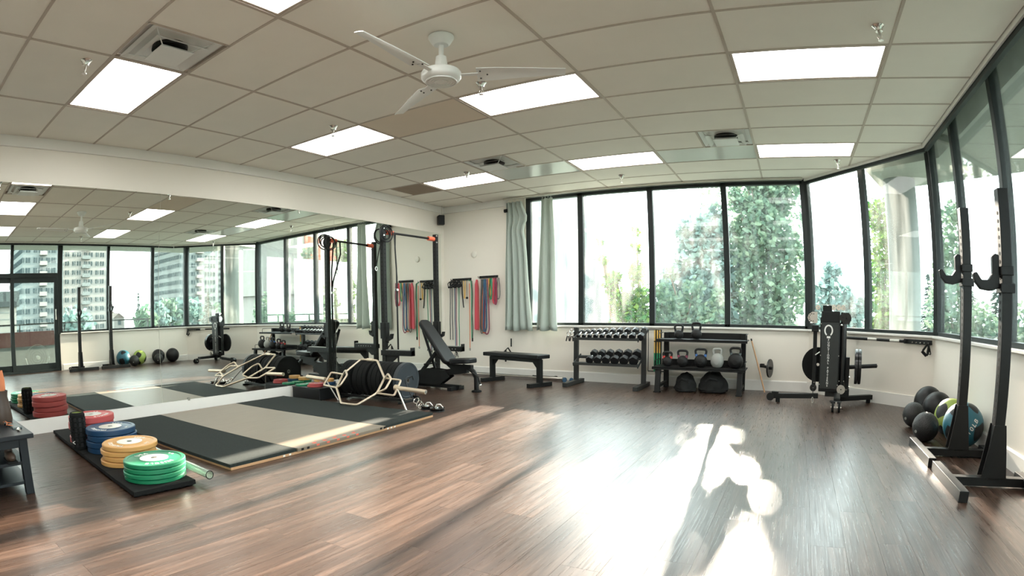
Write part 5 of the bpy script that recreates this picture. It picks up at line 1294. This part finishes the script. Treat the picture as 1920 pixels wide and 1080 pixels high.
for x0, x1, zb2, m_, lb in ((.245, .235, .62, 'band_black', 'thin black tube band hanging farthest left'), (.285, .29, .62, 'band_black', 'second thin black tube band beside the first'),
                           (.345, .35, .42, 'band_blue', 'blue tube band hanging third from the left'), (.372, .375, .40, 'band_maroon', 'maroon tube band hanging close to the blue one'),
                           (.435, .435, .50, 'band_green', 'green tube band hanging alone with a dangling handle')):
    t = hang('tube_band', lb, [(x0, 1.62), (x0, 1.3), ((x0 + x1) / 2 - .006, 1.0), (x1, .8), (x1, zb2)], .007, m_, grp=g); handle(t, x0, 1.66, 1 if x0 > .3 else -1)
    if zb2 < .55: MB().tube([(x1, YB - .07, zb2), (x1 - .03, YB - .07, zb2 - .10), (x1 + .03, YB - .07, zb2 - .10), (x1, YB - .07, zb2)], .006, 6).build('lower_handle', M['black'], t)
t = hang('tube_band', 'bright orange tube band with a clip end, right part of the left rail', [(.655, 1.62), (.66, 1.2), (.662, .8), (.662, .48)], .006, 'band_orange', grp=g)
MB().tube([(.662 + .012 * math.cos(a * PI / 5), YB - .07, .455 + .02 * math.sin(a * PI / 5)) for a in range(10)], .004, 5, True).build('clip', M['black'], t)
hang('tube_band', 'green tube band at the right end of the left rail', [(.64, 1.68), (.69, 1.66), (.705, 1.5), (.70, 1.0), (.705, .66)], .009, 'band_green', grp=g)
t = hang('tube_band', 'black tube band hanging beside the green one at the rail end', [(.64, 1.69), (.71, 1.66), (.722, 1.4), (.71, 1.1), (.728, .85), (.72, .64)], .006, 'band_black', grp=g)
MB().cyl((.715, YB - .07, .60), (.715, YB - .07, .66), .014, 8).build('end_cuff', M['black'], t)
hang('band_loop', 'short orange-yellow band folded over the left rail', [(.53, 1.67), (.545, 1.45), (.548, 1.36), (.562, 1.36), (.568, 1.5), (.575, 1.67)], .01, 'band_yellow', flat=(.013, .003))
hang('ankle_strap', 'black nylon strap hanging with a dark square end from the left rail', [(.50, 1.67), (.505, 1.45), (.525, 1.25), (.535, 1.20)], .01, 'band_black', flat=(.02, .005))
t = hang('door_anchor', 'short black cord with a round ball end beside the yellow band', [(.60, 1.68), (.602, 1.5), (.604, 1.38)], .004, 'band_black'); MB().ball((.604, YB - .07, 1.37), .022, 12).build('ball_end', M['black'], t)
for k, x in enumerate((.30, .37, .455)):
    t = thing('black_hand_grips', ['bundle of black handles at the left end of the left rail', 'middle bundle of black handles on the left rail', 'right bundle of black handles on the left rail'][k], 'handles', (0, 0, 0))
    for j in range(3): handle(t, x + (j - 1) * .022, 1.69 - j * .015, 1 if j % 2 else -1, .07 + j * .02)
# right rail
g = 'flat rubber bands on the right rail'
def loop(x0, w2, zt, zb2, m_, lb, wd=.014, d=.07, name='flat_band'):
    t = thing(name, lb, 'resistance band', (0, 0, 0), 0, g)
    pts = [(x0 - w2 * .3, zt), (x0 - w2 * .8, zt - (zt - zb2) * .5), (x0 - w2, zb2 + .08), (x0 - w2 * .5, zb2 + .01), (x0, zb2), (x0 + w2 * .5, zb2 + .01), (x0 + w2, zb2 + .08), (x0 + w2 * .8, zt - (zt - zb2) * .5), (x0 + w2 * .3, zt)]
    MB().tube(rnd([(a, YB - d, b) for a, b in pts], .05), .01, 4, flat=(.004, wd)).build('strip', M[m_], t)
    return t
MB_ = thing('wide_red_band', 'wide flat red rubber band hanging at the left end of the right rail', 'resistance band', (0, 0, 0), 0, g)
MB().prism([(.775, 1.60), (.80, 1.68), (.825, 1.68), (.845, 1.55), (.858, .84), (.80, .80), (.765, .82)], YB - .085, YB - .06, 'XZ').build('strip', M['band_red'], MB_, bev=.004)
MB().prism([(.835, 1.66), (.85, 1.66), (.872, 1.0), (.87, .80), (.845, .80)], YB - .105, YB - .09, 'XZ').build('folded_edge', M['red'], MB_)
loop(.93, .035, 1.68, .78, 'band_grey', 'long grey-green flat band next to the wide red band')
loop(.955, .045, 1.68, .75, 'band_orange', 'long orange-brown flat band, mid group', .012, .06)
loop(.985, .035, 1.68, .78, 'band_blue', 'long dark blue flat band in the middle of the right rail', .018, .09)
loop(1.015, .05, 1.68, .73, 'band_maroon', 'long maroon flat band forming the widest loop', .014, .075)
loop(.90, .03, 1.68, .74, 'band_black', 'long black flat band behind the red one', .008, .05)
loop(1.06, .022, 1.69, 1.36, 'band_yellow', 'short yellow band loop on the right rail', .012)
loop(1.09, .026, 1.69, 1.34, 'band_green', 'short bright green band loop on the right rail', .016)
loop(1.165, .035, 1.69, 1.26, 'band_red', 'short red band bundle at the right of the right rail', .022)
loop(1.20, .025, 1.69, 1.24, 'band_maroon', 'short dark red band behind the bright red bundle', .016, .09)
loop(1.235, .035, 1.69, 1.33, 'band_grey', 'short grey loop band at the far right end of the right rail', .008, .06)

# curtains
def curtain(lb, x0t, x1t, x0b, x1b, folds, seed, notch=False):
    t = thing('curtain', lb, 'curtain', (0, 0, 0), 0, 'sage curtains on the track')
    random.seed(seed); n = folds * 10; rows_ = 26
    ph = [random.uniform(.7, 1.3) for _ in range(folds + 1)]
    mb = MB(); zt, zb2 = 2.93, .80; g_ = []
    for j in range(rows_ + 1):
        v = j / rows_; z = zt + (zb2 - zt) * v; row = []
        for i in range(n + 1):
            u = i / n
            xa = x0t + (x0b - x0t) * v; xb = x1t + (x1b - x1t) * v
            if notch:
                s = (v - .10) / .05; bump_ = .07 * math.exp(-((v - .13) / .07) ** 2); xb += bump_ - .03 * math.exp(-((v - .22) / .06) ** 2)
            x = xa + (xb - xa) * u
            amp = (.035 + .03 * v) * ph[int(u * folds)]
            y = YB - .075 + amp * math.sin(u * folds * 2 * PI) * .8 + .01 * math.sin(9 * v + u * 5)
            row.append(mb.b.verts.new((x + .012 * math.cos(u * folds * 2 * PI) * v, y - .02 * v, z + .012 * math.sin(u * 11) * v)))
        g_.append(row)
    for j in range(rows_):
        for i in range(n): mb.b.faces.new((g_[j][i], g_[j][i + 1], g_[j + 1][i + 1], g_[j + 1][i]))
    o = mb.build('cloth', M['curtain'], t, smooth=True)
    q = o.modifiers.new('thick', 'SOLIDIFY'); q.thickness = .003
    for k in range(4):
        x = x0t + (x1t - x0t) * (k + .5) / 4; MB().tube([(x, YB - .085, 2.93), (x, YB - .095, 2.96), (x, YB - .088, 2.985)], .003, 5).build('curtain_hook', M['white'], t)
    return t
curtain('wider sage green curtain at the left end of the back windows', 1.40, 1.70, 1.37, 1.88, 4, 2, True)
curtain('narrower sage green curtain hanging alone in the first window pane', 2.05, 2.25, 1.95, 2.31, 2, 5)
er = tag(MB().cyl((1.36, YB - .06, 2.80), (1.41, YB - .06, 2.80), .03, 16).build('rod_finial', M['black']), 'black round rod end beside the wider curtain top', 'rod end')
spk = thing('wall_speaker', 'small black speaker hung in the room corner under the ceiling', 'speaker', (.16, 8.10, 2.66), R(-40))
MB().prism([(-.062, -.05), (.062, -.05), (.05, .06), (-.05, .06)], 0, .17).build('cabinet', M['vinyl'], spk, bev=.01)
MB().bb(-.052, .052, -.058, -.048, .012, .158).build('grille', M['black'], spk, bev=.004)
MB().cyl((0, .02, .17), (0, .02, .345), .004, 8).build('hanging_rod', M['alu'], spk)
dt = thing('wall_disc', 'round off-white plastic disc on the back wall above the band rails', 'detector', (.72, YB, 2.12))
MB().lathe([(0, -.028), (.04, -.028), (.052, -.02), (.056, 0), (0, 0)], axis='Y', seg=32, c=(0, 0, 0)).build('cover', M['disc'], dt, smooth=True)
for k, x in enumerate((1.02, 1.10, 1.2)):
    pass
